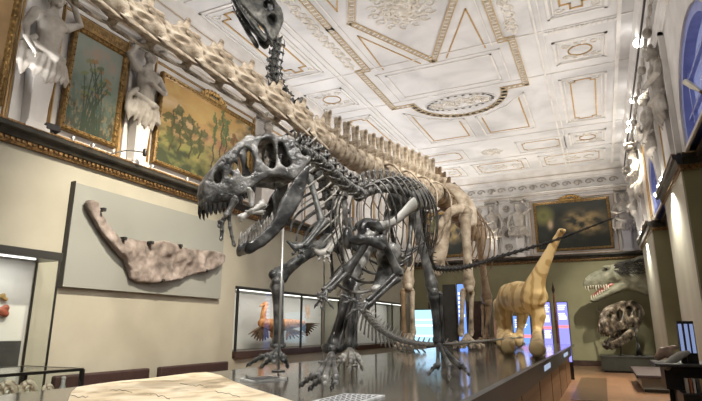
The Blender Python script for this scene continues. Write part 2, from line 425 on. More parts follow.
# gold fillets on the cornice
mb = MB()
for (a, z) in ((.165, 7.20), (.425, 7.96)):
    mb.box((XL + a, YN, z - .006), (XL + a + .006, YE, z + .006)); mb.box((XL, YE - a - .006, z - .006), (UXR, YE - a, z + .006))
struct('trim_5', mb, 'goldline')

# ------------------------------------------------------------ ceiling ornament (all on the plane z = CZ)
XC, YC = -3.3, 9.6
gl, wm, bd, bg, rl = MB(), MB(), MB(), MB(), MB()
def strip(mb, pts, w, h0, close=False, z=CZ):
    pts = [V((p[0], p[1], 0)) for p in pts]
    if close: pts.append(pts[0])
    for a, b in zip(pts, pts[1:]):
        d = (b - a); l = d.length
        if l < 1e-5: continue
        d.normalize(); n = V((-d.y, d.x, 0)); h = h0 * .5
        mb.obox((a + b) / 2 + UP * (z - h / 2), d * (l / 2 + w / 2), n * w / 2, UP * (h / 2 + .004))
def beaded(pts, w=.15, close=False):
    pts = [V((p[0], p[1], 0)) for p in pts]
    if close: pts.append(pts[0])
    for a, b in zip(pts, pts[1:]):
        d = (b - a); l = d.length; d.normalize(); n = V((-d.y, d.x, 0))
        for s in (-1, 1):
            bg.obox((a + b) / 2 + n * s * w * .5 + UP * (CZ - .012), d * (l / 2 + w * .5), n * .012, UP * .016)
        k = max(1, int(l / .13))
        for i in range(k):
            bd.obox(a + d * l * (i + .5) / k + UP * (CZ - .008), d * .042, n * w * .33, UP * .012)
        wm.obox((a + b) / 2 + UP * (CZ - .004), d * (l / 2 + w * .5), n * w * .5, UP * .006)
def mirror4(pts):
    return [[(XC + sx * (x - XC), YC + sy * (y - YC)) for x, y in pts] for sx in (1, -1) for sy in (1, -1)]
def mirrorY(pts): return [[(x, YC + sy * (y - YC)) for x, y in pts] for sy in (1, -1)]
def mirrorX(pts): return [[(XC + sx * (x - XC), y) for x, y in pts] for sx in (1, -1)]
arcp = [(XC + 1.38 * math.cos(q), 14.45 + 1.45 * math.sin(q)) for q in [PI * i / 20 for i in range(11)]]
half = [(-1.55, 9.6), (-1.55, 11.78), (-1.3, 11.78), (-1.3, 14.45), (XC + 1.38, 14.45)] + arcp[1:]
for p in mirror4(half): beaded(p)
beaded([(-4.5, 9.6), (XC, 12.05), (-2.1, 9.6), (XC, 7.15)], .14, True)
for p in mirror4([(-2.95, 12.05), (-2.02, 10.15), (-1.95, 11.95)]): strip(gl, p[:2] , .03, .02); strip(gl, [p[1], p[2]], .03, .02)
for p in mirror4([(-1.78, 9.6), (-1.78, 11.9)]): strip(wm, p, .03, .02)
for p in mirrorY([(-4.72, 12.35), (-1.9, 12.35), (-1.9, 13.85), (-4.72, 13.85)]): strip(gl, p[:2], .035, .02); strip(gl, p[1:3], .03, .02); strip(wm, p, .05, .03, True)
for p in mirrorY([(-4.95, 12.18), (-1.66, 12.18), (-1.66, 14.1), (-4.95, 14.1)]): strip(wm, p, .04, .025, True)
def notched(x0, y0, x1, y1, k=.14):
    return [(x0 + k, y0), (x1 - k, y0), (x1 - k, y0 + k), (x1, y0 + k), (x1, y1 - k), (x1 - k, y1 - k), (x1 - k, y1), (x0 + k, y1), (x0 + k, y1 - k), (x0, y1 - k), (x0, y0 + k), (x0 + k, y0 + k)]
def rect(x0, y0, x1, y1): return [(x0, y0), (x1, y0), (x1, y1), (x0, y1)]
def scroll(mb, c, r, turns, a0=0, s=1, th=.03):
    pts = [V((c[0] + r * (1 - .72 * t) * math.cos(a0 + s * t * turns * 2 * PI), c[1] + r * (1 - .72 * t) * math.sin(a0 + s * t * turns * 2 * PI), CZ - .006)) for t in [k / 16 for k in range(17)]]
    mb.tube(pts, [th * .8 * (1 - .5 * k / 16) for k in range(17)], 5)
for q in mirror4([(-.42, 14.6), (.74, 18.05)]) :
    (xa, ya), (xb, yb) = q; x0, x1 = min(xa, xb), max(xa, xb); y0, y1 = min(ya, yb), max(ya, yb)
    strip(wm, rect(x0, y0, x1, y1), .06, .045, True); strip(wm, rect(x0 + .1, y0 + .1, x1 - .1, y1 - .1), .03, .03, True)
    strip(gl, notched(x0 + .26, y0 + .22, x1 - .26, y1 - .22, .12), .038, .025, True)
    for y in (y0 + .22, y1 - .22): 
        for x in (x0 + .22, x1 - .22): scroll(rl, (x, y), .09, 1, 0)
for q in mirrorX([(-.42, 7.85), (.74, 11.35)]):
    (xa, ya), (xb, yb) = q; x0, x1 = min(xa, xb), max(xa, xb); y0, y1 = ya, yb
    strip(wm, rect(x0, y0, x1, y1), .06, .045, True); strip(wm, rect(x0 + .1, y0 + .1, x1 - .1, y1 - .1), .03, .03, True)
    strip(gl, notched(x0 + .26, y0 + .25, x1 - .26, y1 - .25, .2), .042, .025, True)
    for y in (y0 + .27, y1 - .27):
        for x in (x0 + .22, x1 - .22): scroll(rl, (x, y), .11, 1, 0); 
for (yy0, yy1) in ((12.46, 13.65), (19.2, 20.45)):
    for q in mirror4([(-.42, yy0), (.74, yy1)]):
        (xa, ya), (xb, yb) = q; x0, x1 = min(xa, xb), max(xa, xb); y0, y1 = min(ya, yb), max(ya, yb); cx, cyy = (x0 + x1) / 2, (y0 + y1) / 2
        strip(wm, rect(x0, y0, x1, y1), .06, .045, True); strip(wm, rect(x0 + .08, y0 + .08, x1 - .08, y1 - .08), .03, .03, True)
        el = [(cx + .27 * math.cos(a), cyy + .26 * math.sin(a)) for a in [2 * PI * i / 20 for i in range(20)]]
        strip(gl, el, .03, .03, True)
        for sx in (-1, 1):
            for sy in (-1, 1):
                scroll(rl, (cx + sx * .33, cyy + sy * .30), .11, 1.3, 0, sx * sy); scroll(rl, (cx + sx * .1, cyy + sy * .36), .07, 1.2, 2, -sx * sy)
for q in mirror4([(-3.2, 15.2), (-1.45, 18.05)]):       # panels under the half-round ends
    sx = 1 if q[1][0] > XC else -1; sy = 1 if q[1][1] > YC else -1
    g = lambda x, y: (XC + sx * (x - XC), YC + sy * (y - YC))
    poly = [g(-2.05, 15.75), g(-1.45, 15.0), g(-1.45, 18.05), g(-3.1, 18.05), g(-3.1, 16.2), g(-2.7, 16.15)]
    strip(wm, poly, .05, .03, True)
    strip(gl, [g(-1.62, 15.3), g(-1.62, 17.85), g(-2.93, 17.85), g(-2.93, 16.4)], .038, .025)
for q in mirrorY([(XC, 20.0)]):                           # last row near the end wall
    cyy = q[0][1]
    for s in (-1, 1):
        strip(wm, rect(XC + s * 1.0, cyy - .7, XC + s * 2.7, cyy + .6), .04, .03, True)
        strip(gl, notched(XC + s * 1.2, cyy - .5, XC + s * 2.5, cyy + .4, s * .0 + .1) if s > 0 else notched(XC - 2.5, cyy - .5, XC - 1.2, cyy + .4, .1), .025, .02, True)
    for a in range(8): scroll(rl, (XC + .3 * math.cos(a * PI / 4), cyy + .3 * math.sin(a * PI / 4)), .12, 1.2, a, 1)
    rl.ball((XC, cyy, CZ), (.16, .16, .06))
for x0, x1 in ((-7.2, -4.9), (-4.4, -2.2), (-1.7, .72)):
    strip(wm, rect(x0, 21.4, x1, 22.9), .06, .04, True); strip(gl, notched(x0 + .2, 21.55, x1 - .2, 22.75, .12), .03, .02, True)
    for s in (-1, 1): scroll(rl, ((x0 + x1) / 2 + s * .7, 22.15), .3, .8, PI / 2 + (0 if s > 0 else PI), s, .05)
    for a in range(6): scroll(rl, ((x0 + x1) / 2 + .2 * math.cos(a), 22.15 + .2 * math.sin(a)), .13, 1.2, a, 1)
for q in mirrorX([(-.75, YN), (-.75, YE)]): strip(wm, q, .05, .04); 
for q in mirrorX([(-.6, YN), (-.6, YE)]): strip(wm, q, .03, .03)
for y in (11.8, 14.1, 18.55, 20.95): 
    for p in mirrorY([(XL, y), (UXR, y)]): strip(wm, p, .035, .03)
for q in mirrorX([(1.0, YN), (1.0, YE)]): strip(wm, q, .09, .06); 
# greek-key blocks along the cross beams and the long beams
for y in (11.93,):
    for p in mirrorY([(-.6, y), (1.0, y)]):
        for i in range(14): wm.obox((lerp(p[0][0], p[1][0], (i + .5) / 14), p[0][1], CZ - .012), (.04, 0, 0), (0, .06, 0), (0, 0, .014))
# leaf swags beside the long mouldings
for sx in (-1, 1):
    y = 5.2
    while y < 11.6:
        x = XC + sx * 2.08
        scroll(rl, (x, y), .15, 1.4, random.random() * 6, sx, .035); rl.ball((x + .02 * sx, y + .2, CZ), (.06, .07, .03), 8, 6)
        for k in range(3): rl.ball((x + .1 * math.cos(k * 2 + y), y + .12 * math.sin(k * 2 + y), CZ), (.045, .06, .04), 6, 5)
        y += .28
# oval relief in each half-round end and the central rosette
for sy in (-1, 1):
    cyy = YC + sy * 5.25
    el = [(XC + 1.0 * math.cos(a), cyy + .48 * math.sin(a)) for a in [2 * PI * i / 28 for i in range(28)]]
    strip(wm, el, .09, .05, True)
    for i in range(11):
        x = XC - .75 + .15 * i; scroll(rl, (x, cyy + .14 * math.sin(i * 2.1)), .17, 1.3, i, 1 if i % 2 else -1, .045)
for r, n, t in ((.16, 8, .06), (.36, 12, .05), (.62, 14, .03)):
    for i in range(n):
        a = 2 * PI * i / n; scroll(rl, (XC + r * math.cos(a), YC + r * math.sin(a)), .13, 1.2, a, 1, t)
rl.ball((XC, YC, CZ - .02), (.12, .12, .09)); 
strip(gl, [(XC + .25 * math.cos(a), YC + .25 * math.sin(a)) for a in [2 * PI * i / 20 for i in range(20)]], .03, .04, True)
struct('trim_6', gl, 'goldline'); struct('trim_7', wm, 'stucco'); struct('trim_8', bd, 'bead'); struct('trim_9', bg, 'beadgold'); struct('trim_10', rl, 'ceilrelief', smooth=True)

# ------------------------------------------------------------ upper wall panelling: stucco frames and gold fillets
pw, pg = MB(), MB()
def wframe(mb, org, du, u0, z0, u1, z1, w, d, out):      # rectangular frame standing on a wall
    o, du, out = V(org), V(du), V(out)
    for (a, b, c, e) in ((u0, z0, u1, z0 + w), (u0, z1 - w, u1, z1), (u0, z0, u0 + w, z1), (u1 - w, z0, u1, z1)):
        mb.obox(o + du * (a + b * 0 + c) / 2 + UP * (b + e) / 2 + out * d / 2, du * abs(c - a) / 2, UP * abs(e - b) / 2, out * d / 2)
LW = ((XL, 0, 0), (0, 1, 0)); LO = (1, 0, 0)
EWo, EWd, EWout = (0, YE, 0), (1, 0, 0), (0, -1, 0)
for (a, b) in ((2.3, 4.55), (5.2, 6.66), (7.28, 10.85), (11.55, 12.9), (13.6, 17.2), (17.9, 19.2), (19.9, 23.2)):
    wframe(pg, LW[0], LW[1], a, 4.6, b, 6.95, .022, .03, LO); wframe(pw, LW[0], LW[1], a - .1, 4.52, b + .1, 7.02, .06, .05, LO)
for c in (4.85, 6.97, 11.2, 13.25, 17.55, 19.55):
    wframe(pw, LW[0], LW[1], c - .3, 4.5, c + .3, 7.05, .07, .07, LO); wframe(pg, LW[0], LW[1], c - .38, 4.5, c + .38, 7.0, .018, .06, LO)
for (a, b) in ((-2.45, .92), (-5.1, -4.35), (-7.9, -5.3)):
    wframe(pg, EWo, EWd, a, 4.6, b, 6.98, .022, .03, EWout); wframe(pw, EWo, EWd, a - .08, 4.52, b + .08, 7.02, .05, .05, EWout)
for c in (-4.05, -2.9, 1.25): wframe(pw, EWo, EWd, c - .3, 4.5, c + .3, 7.05, .07, .08, EWout)
for c in (11.2, 13.6, 18.1, 20.9): 
    wframe(pw, (UXR, 0, 0), (0, 1, 0), c - .42, 4.5, c + .42, 7.05, .08, .1, (-1, 0, 0))
for (a, b) in ((11.5, 13.1), (14.1, 14.6), (17.2, 17.6), (18.7, 20.3)): wframe(pg, (UXR, 0, 0), (0, 1, 0), a, 4.65, b, 6.9, .02, .03, (-1, 0, 0))
# carved rosettes up the slim panels of the end wall
rs = MB()
for cx in (-4.72, -3.47):
    for z in (5.0, 5.6, 6.2, 6.75):
        for k in range(8): rs.ball((cx + .11 * math.cos(k * PI / 4), YE, z + .11 * math.sin(k * PI / 4)), (.06, .06, .06), 7, 5)
        rs.ball((cx, YE - .03, z), (.06, .06, .06), 7, 5)
struct('trim_11', pw, 'stucco'); struct('trim_12', pg, 'goldline'); struct('trim_13', rs, 'relief', smooth=True)

# ------------------------------------------------------------ stucco herm figures
def herm(loc, ang, label, arms=0, h=1.0, cap=True, lean=0.0, m='relief'):
    t = thing('stucco_figure', label, 'wall sculpture', loc, 'stucco figures on the upper walls')
    R = Matrix.Translation(V(loc)) @ Matrix.Rotation(ang, 4, 'Z') @ Matrix.Scale(h, 4)
    tr = lambda mb: [setattr(mb, 'v', [R @ p for p in mb.v]), mb][1]
    b = MB()
    b.tube([(0, .16, 1.12), (0, .17, 1.3), (0, .19, 1.5), (lean * .5, .2, 1.7), (lean, .2, 1.92), (lean, .19, 2.02)], [.2, .22, .19, .23, .25, .14], 14, .68, (1, 0, 0))
    b.tube([(lean, .19, 1.98), (lean, .22, 2.14)], [.085, .075], 10)
    hc = V((lean * 1.1, .25, 2.27)); b.ball(hc, (.105, .125, .14), 14, 10); b.ball(hc + V((0, .12, -.02)), (.022, .035, .04), 6, 5)
    b.ball(hc + V((0, .08, -.1)), (.055, .055, .045), 8, 6)
    for s in (-1, 1):
        b.ball(hc + V((s * .045, .1, .035)), (.035, .03, .018), 6, 5); b.ball(hc + V((s * .105, 0, 0)), (.02, .03, .045), 6, 5)
        b.ball((lean + s * .1, .31, 1.83), (.11, .07, .09), 10, 7)
        b.ball((lean + s * .26, .19, 1.93), (.1, .09, .09), 8, 6)
        sh = V((lean + s * .28, .19, 1.94))
        k = arms if s > 0 else (arms + 1) % 3
        if k == 0: pts = [sh, V((s * .5, .2, 2.12)), V((s * .32, .22, 2.4)), V((s * .14, .24, 2.46))]
        elif k == 1: pts = [sh, V((s * .43, .27, 1.66)), V((s * .24, .42, 1.56)), V((-s * .02, .44, 1.62))]
        else: pts = [sh, V((s * .42, .22, 1.62)), V((s * .45, .34, 1.36)), V((s * .36, .38, 1.22))]
        b.tube(pts, [.085, .068, .05, .045], 9)
        hd = pts[-1]; d = (pts[-1] - pts[-2]).normalized(); x, y, z = frame_from(d, UP)
        b.ball(hd + d * .05, (.055, .05, .03), 8, 6, (x, y, z))
        for q in range(4): b.tube([hd + d * .08 + y * (q - 1.5) * .022, hd + d * .13 + y * (q - 1.5) * .026 - z * .01, hd + d * (.165 - .01 * abs(q - 1.4)) + y * (q - 1.5) * .026 - z * .035], .012, 5)
        b.tube([hd + d * .03 + y * s * .04, hd + d * .08 + y * s * .075 - z * .02], .013, 5)
    obj('body', tr(b), m, t, vox=.017 * h, sm=1)
    hr = MB()
    rnd = random.Random(hash(label) & 0xffff if False else len(label) * 7 + arms)
    for i in range(22):
        a = rnd.uniform(-2.6, 2.6) - PI / 2; zz = rnd.uniform(-.02, .13)
        hr.ball(hc + V((.1 * math.cos(a), .1 * math.sin(a) * .9 - .01, zz)), (.045, .045, .05), 6, 5)
    obj('hair', tr(hr), m, t, vox=.022 * h, sm=1)
    d = MB()
    for i in range(15):
        x = -.3 + .6 * i / 14; sg = 1 if i % 2 else -1
        d.tube([(x * .75, .2 - .5 * x * x, 1.36 + .06 * sg), (x * .95, .32 - x * x, 1.2), (x * 1.15 + .03 * sg, .30 - x * x, .98), (x * 1.1 + .06 * sg, .24 - x * x * .6, .74 + .16 * rnd.random() + abs(x) * .3)], [.05, .065, .06, .02], 6)
    d.tube([(-.26, .24, 1.3), (-.05, .38, 1.22), (.26, .26, 1.36)], [.06, .08, .06], 8)
    d.tube([(.24, .22, 1.5), (.4, .2, 1.3), (.42, .22, 1.0), (.36, .2, .8)], [.05, .07, .06, .02], 7)
    obj('drapery', tr(d), m, t, vox=.017 * h, sm=0)
    p = MB(); p.loft([[(sx * w, y0, z) for sx, y0 in ((-1, 0), (1, 0), (1, .08 + w * .9), (-1, .08 + w * .9))] for z, w in ((.1, .13), (1.15, .19))])
    obj('tapering_pillar', tr(p), 'stucco', t, False, bevel=.01)
    q = MB().box((-.2, 0, 0), (.2, .26, .06)).box((-.17, 0, .06), (.17, .24, .11))
    obj('plinth', tr(q), 'stucco', t, False, bevel=.008)
    if cap:
        c = MB().box((-.26, 0, 2.5), (.26, .4, 2.55)).box((-.3, 0, 2.55), (.3, .45, 2.6))
        for s in (-1, 1): c.ball((s * .24, .3, 2.46), (.07, .12, .06), 8, 6)
        obj('capital', tr(c), 'relief', t, False, bevel=.01)
    return t
RX, RE, RR = -PI / 2, PI, PI / 2
herm((XL + .02, 4.9, 4.5), RX, 'stucco half figure at far left between two gilded picture frames', 2, 1.0)
herm((XL + .02, 6.98, 4.5), RX, 'stucco half figure with arm raised, between tall narrow painting and wide landscape', 0, 1.0)
herm((XL + .02, 11.2, 4.5), RX, 'stucco half figure on the left wall half hidden behind the large grey skull', 1, 1.0)
herm((-4.08, YE - .02, 4.5), RE, 'stucco half figure at left of the pair on the end wall', 1, 1.0)
herm((-2.95, YE - .02, 4.5), RE, 'stucco half figure just left of the dark painting on the end wall', 2, 1.0)
herm((1.22, YE - .02, 4.5), RE, 'stucco half figure in the end wall corner right of the dark painting', 1, 1.0, lean=-.03)
herm((UXR + .06, 11.2, 4.5), RR, 'stucco half figure beside the nearest blue arched window', 0, 1.02, cap=False)
herm((UXR + .06, 13.6, 4.5), RR, 'stucco half figure second along the right wall, its head over the ledge lamps', 1, 1.02, cap=False)
herm((UXR + .02, 18.1, 4.5), RR, 'stucco half figure on the right wall just beyond the narrow blue window', 0, 1.02)
herm((UXR + .02, 20.9, 4.5), RR, 'stucco half figure on the right wall nearest the end wall corner', 2, 1.02)

# ------------------------------------------------------------ paintings
def nz(x, y, s=1, o=0): return noise.fractal(V((x * s + o, y * s - o, o * 1.7)), 1.0, 2.0, 5)
def mix(a, b, t): t = max(0, min(1, t)); return tuple(p + (q - p) * t for p, q in zip(a, b))
def pic_plants(u, v):                 # tall: misty sky over pond plants
    c = mix((.20, .29, .22), (.36, .42, .37), v + .3 * nz(u, v, 4, 3))
    c = mix(c, (.48, .37, .29), 1.5 * math.exp(-((u - .55) / .3) ** 2 - ((v - .82) / .1) ** 2) * (.6 + 1.2 * nz(u, v, 6, 9)))
    c = mix(c, (.05, .13, .08), (.95 - v * 1.9) + .7 * nz(u, v, 5, 5))
    c = mix(c, (.10, .075, .03), (.55 - v * 1.7) + 1.3 * nz(u, v, 9, 7))
    if nz(u, v, 20, 2) > .22 and v < .42: c = mix(c, (.42, .33, .19), .7)
    for i in range(20):
        x0 = .32 + .4 * ((i * .37) % 1); y1 = .36 + .42 * ((i * .61) % 1); bend = .34 * math.sin(i * 2.3)
        if v < y1:
            x = x0 + bend * (v / y1) ** 2
            if abs(u - x) < .013: c = mix(c, (.035, .07, .03), .85)
        x = x0 + bend; s = 1 if bend > 0 else -1; yy = v - y1 + .12 * s * (u - x)
        if ((u - x) / .085) ** 2 + (yy / .022) ** 2 < 1 + .9 * nz(u, v, 14, i): c = mix(c, ((.40, .22, .08), (.26, .30, .10), (.10, .16, .06))[i % 3], .85)
    return tuple(x * (.42 + .16 * v) for x in c)
def tree(c, u, v, x, y0, y1, w, col):
    if abs(u - x - .01 * math.sin(v * 26)) < .007 and y0 < v < y1: c = mix(c, (.07, .045, .02), .9)
    for k in range(5):
        a = x + w * .8 * math.sin(k * 2.4 + x * 20); yy = y1 - .03 - .075 * k
        if ((u - a) / (w * .75)) ** 2 + ((v - yy) / .055) ** 2 < .9 + 2.4 * nz(u, v, 17, x * 9 + k): c = mix(c, col, .85)
    return c
def pic_land(u, v):                  # wide: golden sky, pink hill, palm-like trees
    c = mix((.68, .46, .16), (.52, .30, .09), v * 1.2 - .3 + .5 * nz(u, v, 3, 1))
    c = mix(c, (.78, .58, .34), 1.1 * nz(u * .6, v, 6, 6))
    hill = .66 - .5 * abs(u - .42) + .06 * nz(u, 0, 8, 2)
    if v < hill and v > .25: c = mix(c, (.50, .24, .13), .6 + nz(u, v, 6, 8))
    c = mix(c, (.34, .34, .10), (.50 - v) * 3.4 + .7 * nz(u, v, 7, 4))
    c = mix(c, (.62, .52, .20), 2.2 * math.exp(-((v - .2) / .09) ** 2) * (u - .3) + .4 * nz(u, v, 10, 5))
    c = mix(c, (.055, .07, .03), (.46 - v) * 4.5 * (.75 - u) + .9 * nz(u, v, 9, 3))
    for x, y0, y1, w in ((.12, .15, .66, .055), (.2, .15, .72, .05), (.31, .15, .68, .06), (.40, .2, .60, .045)): c = tree(c, u, v, x, y0, y1, w, (.10, .115, .035))
    for x, y0, y1, w in ((.55, .03, .86, .02), (.63, .05, .98, .035), (.69, .06, .9, .04)): c = tree(c, u, v, x, y0, y1, w, (.10, .17, .05))
    for x, y0, y1, w in ((.79, .12, .72, .05), (.88, .12, .62, .05)): c = tree(c, u, v, x, y0, y1, w, (.26, .12, .03))
    return tuple(x * .8 for x in c)
def pic_dark(u, v):
    c = mix((.012, .016, .012), (.035, .04, .034), v + .5 * nz(u, v, 4, 2))
    g = math.exp(-((u - .70) / .2) ** 2 - ((v - .52) / .2) ** 2) + .6 * math.exp(-((u - .5) / .09) ** 2 - ((v - .62) / .12) ** 2)
    c = mix(c, (.40, .29, .13), g * (.8 + 1.8 * nz(u, v, 5, 6)))
    c = mix(c, (.42, .31, .2), 1.3 * math.exp(-((u - .19) / .035) ** 2 - ((v - .55) / .1) ** 2))
    c = mix(c, (.16, .16, .05), max(0, .9 - 7 * abs(math.hypot(u - .1, (v - .75) * .7) - .06)))
    c = mix(c, (.012, .017, .01), (.38 - v) * 3 + nz(u, v, 7, 3))
    return c
def pic_brown(u, v): return mix((.10, .06, .03), (.30, .19, .08), v + .6 * nz(u, v, 4, 2))
def painting(label, org, du, out, u0, z0, u1, z1, fn, fw=.1, crest=None, nx=90, ny=80, tilt=.06, dep=.09):
    o, du, out = V(org), V(du), V(out)
    c0 = o + du * (u0 + u1) / 2 + UP * z0
    t = thing('framed_painting', label, 'painting', c0, 'paintings in the upper walls')
    q = lambda u, z, d: o + du * u + UP * z + out * (d + tilt * (z - z0) / (z1 - z0))
    fr = MB(); pt = MB()
    rings = []
    for (a, d) in ((0, 0), (0, dep), (.25, dep * 1.25), (.5, dep * .9), (.8, dep * .9), (1, dep * .45), (1, 0)):
        w = fw * a; rings.append([q(u0 + w, z0 + w, d), q(u1 - w, z0 + w, d), q(u1 - w, z1 - w, d), q(u0 + w, z1 - w, d)])
    vs = [p for r in rings for p in r]; fs = []
    for i in range(len(rings) - 1):
        for k in range(4): fs.append((i * 4 + k, i * 4 + (k + 1) % 4, (i + 1) * 4 + (k + 1) % 4, (i + 1) * 4 + k))
    fr.add(vs, fs)
    bd_ = MB()
    def run(a, b, off):
        n = max(2, int((b - a).length / .11))
        for i in range(n): bd_.ball(a.lerp(b, (i + .5) / n) + out * off, .021, 6, 5)
    w = fw * .62
    C = [q(u0 + w, z0 + w, dep * .9), q(u1 - w, z0 + w, dep * .9), q(u1 - w, z1 - w, dep * .9), q(u0 + w, z1 - w, dep * .9)]
    for a, b in zip(C, C[1:] + C[:1]): run(a, b, .004)
    fr.add(bd_.v, bd_.f); f = obj('frame', fr, 'gold', t, False)
    w = fw * .96; vs = []; cols = []
    a0, a1, b0, b1 = u0 + w, u1 - w, z0 + w, z1 - w
    for j in range(ny + 1):
        for i in range(nx + 1): vs.append(q(lerp(a0, a1, i / nx), lerp(b0, b1, j / ny), dep * .5))
    fs = [(j * (nx + 1) + i, j * (nx + 1) + i + 1, (j + 1) * (nx + 1) + i + 1, (j + 1) * (nx + 1) + i) for j in range(ny) for i in range(nx)]
    flip = du.cross(UP).dot(out) > 0
    me = bpy.data.meshes.new('canvas'); me.from_pydata([tuple(x) for x in vs], [], fs if flip else [x[::-1] for x in fs])
    at = me.color_attributes.new('Col', 'FLOAT_COLOR', 'POINT')
    k = 0
    for j in range(ny + 1):
        for i in range(nx + 1):
            u = i / nx if flip else 1 - i / nx
            c = fn(u, j / ny); at.data[k].color = (*[max(0, x) for x in c], 1); k += 1
    sol = obj('canvas', me, 'canvas', t, False); sd = sol.modifiers.new('s', 'SOLIDIFY'); sd.thickness = .02
    if crest == 'plate':
        um = (u0 + u1) / 2; pl_ = MB().obox(q(um, z1 + .09, dep * .6), du * (u1 - u0) * .47, UP * .085, out * .02)
        o2 = obj('name_plate', pl_, 'gold', t, False, bevel=.008)
        rnd = random.Random(4); x = -.36
        while x < .36:
            let = MB(); wl = rnd.uniform(.014, .03); q0 = q(um, z1 + .09, dep * .6) + du * x * (u1 - u0) + out * .021
            let.obox(q0, du * .006, UP * .026, out * .002)
            if rnd.random() < .8: let.obox(q0 + UP * rnd.choice((-.024, 0, .024)) + du * .008, du * .013, UP * .005, out * .002)
            obj('letter', let, 'dkgold', o2, False)
            x += wl * 1.7 + (.03 if rnd.random() < .12 else 0)
    if crest == 'crown':
        um = (u0 + u1) / 2; cr = MB()
        for i in range(15):
            x = (i - 7) / 7; cr.ball(q(um + .42 * x, z1 + .03 + .13 * (1 - x * x) + .03 * (i % 2), dep * .7), (.055, .05, .06), 7, 5)
            cr.ball(q(um + .42 * x, z1 + .02, dep * .7), (.05, .05, .05), 7, 5)
        obj('crest', cr, 'goldpat', t, vox=.02)
    return t
M['canvas'] = vcol('painted_canvas', .45); M['dkgold'] = mat('dark_gold_letters', (.13, .07, .02), .5)
painting('painting at the left edge of the view with a gilded frame', (XL + .02, 0, 0), (0, 1, 0), (1, 0, 0), 2.4, 4.72, 4.42, 6.82, pic_brown, nx=30, ny=30)
painting('tall narrow painting of water plants under misty sky in a gilded frame', (XL + .02, 0, 0), (0, 1, 0), (1, 0, 0), 5.36, 4.72, 6.53, 6.66, pic_plants, crest='plate')
painting('wide golden landscape painting of palm-like trees behind the large grey skull', (XL + .02, 0, 0), (0, 1, 0), (1, 0, 0), 7.42, 4.72, 10.72, 6.72, pic_land, crest='crown', nx=150)
painting('dark gloomy landscape painting on the end wall above the model', (0, YE - .02, 0), (1, 0, 0), (0, -1, 0), -2.3, 4.68, .74, 6.86, pic_dark, fw=.115, crest='crown', nx=120)
painting('narrow dark painting on the end wall half hidden behind the tan skeleton', (0, YE - .02, 0), (1, 0, 0), (0, -1, 0), -7.2, 4.68, -5.35, 6.86, pic_dark, fw=.14, nx=40, ny=40)
# ------------------------------------------------------------ display platform
PX0, PX1, PY0, PY1 = -3.62, -.8, -1.2, 16.9
t = thing('display_platform', 'long polished grey display platform with wooden side carrying the skeletons', 'platform', (-2.2, 8, 0))
obj('platform_top', MB().box((PX0, PY0, .97), (PX1 - .02, PY1, PZ)), 'platform', t, False)
mb = MB().box((PX0 + .06, PY0 + .05, 0), (-.99, PY1 - .05, .97))
obj('side_panelling', mb, 'woodside', t, False)
mb = MB()
for y in range(-1, 17, 2): mb.box((-.995, y - .012, 0), (-.985, y + .012, .8))
obj('panel_joint', mb, 'dkwood', t, False)
mb = MB().prism([(PX1 - .02, PY0, 1.035), (PX1 + .03, PY0, 1.03), (PX1 + .03, PY0, .83), (PX1 - .02, PY0, .80), (PX1 - .16, PY0, .80), (PX1 - .16, PY0, .96)], (0, 14.1 - PY0, 0))
r = obj('label_rail', mb, 'rail', t, False, label='sloping dark label rail')
for a, b_ in (((544, 366), (550, 362)), ((563.5, 353.5), (567.5, 351)), ((431, 404), (445, 394))):
    y0_, y1_ = onX(*a, PX1 + .03).y, onX(*b_, PX1 + .03).y; k = obj('rail_label', MB().box((PX1 + .028, y0_, .905), (PX1 + .036, y1_, .975)), 'plaque', r, False)
sl = [onZ(*p, PZ + .05) for p in ((71, 391), (76, 386.5), (91, 384), (118, 380.5), (146, 378), (166, 375.5), (190, 372.5), (207, 371.5), (221, 374.5), (233, 380), (252, 387), (275, 394), (303, 403), (330, 415), (280, 440), (150, 450), (60, 430), (66, 405))]
mb = MB(); mb.prism([V((p.x, p.y, PZ + .002)) for p in sl], (0, 0, .045))
o = obj('stone_slab', mb, 'slab', None, False, bevel=.008); tag(o, 'cream sandstone slab with dark cracks lying on the platform corner', 'stone slab')
cr = MB(); rnd = random.Random(5)
for (a, b_) in (((180, 383), (203, 386)), ((110, 389), (132, 392)), ((70, 396), (88, 397)), ((150, 394), (170, 398)), ((215, 391), (240, 396))):
    pts = [onZ(lerp(a[0], b_[0], k / 7) , lerp(a[1], b_[1], k / 7) + rnd.uniform(-1.2, 1.2), PZ + .05) for k in range(8)]
    cr.tube(pts, .0014, 5)
obj('crack', cr, 'dkwood', o)
lab_i = 0
for pts, lb in ((((240, 378.5), (270, 375.5), (287, 378), (255, 381.5)), 'flat pale label plate on the platform by the upright skeleton foot'), (((312, 401), (345, 393.5), (385, 395), (352, 405)), 'flat pale label plate at the front of the platform below the striding foot')):
    q = [onZ(*p, PZ + .012) for p in pts]
    o = obj('label_plate', MB().prism([V((p.x, p.y, PZ + .001)) for p in q], (0, 0, .012)), 'acrylic', None, False); tag(o, lb, 'label', 'label plates lying on the platform')
    tx = MB()
    for i in range(7):
        a = q[0].lerp(q[3], (i + 1) / 8); b_ = q[1].lerp(q[2], (i + 1) / 8)
        for j in range(5):
            s0 = .08 + .17 * j; tx.tube([a.lerp(b_, s0) + UP * .001, a.lerp(b_, s0 + .12) + UP * .001], .004, 4)
    obj('text_line', tx, 'black', o)
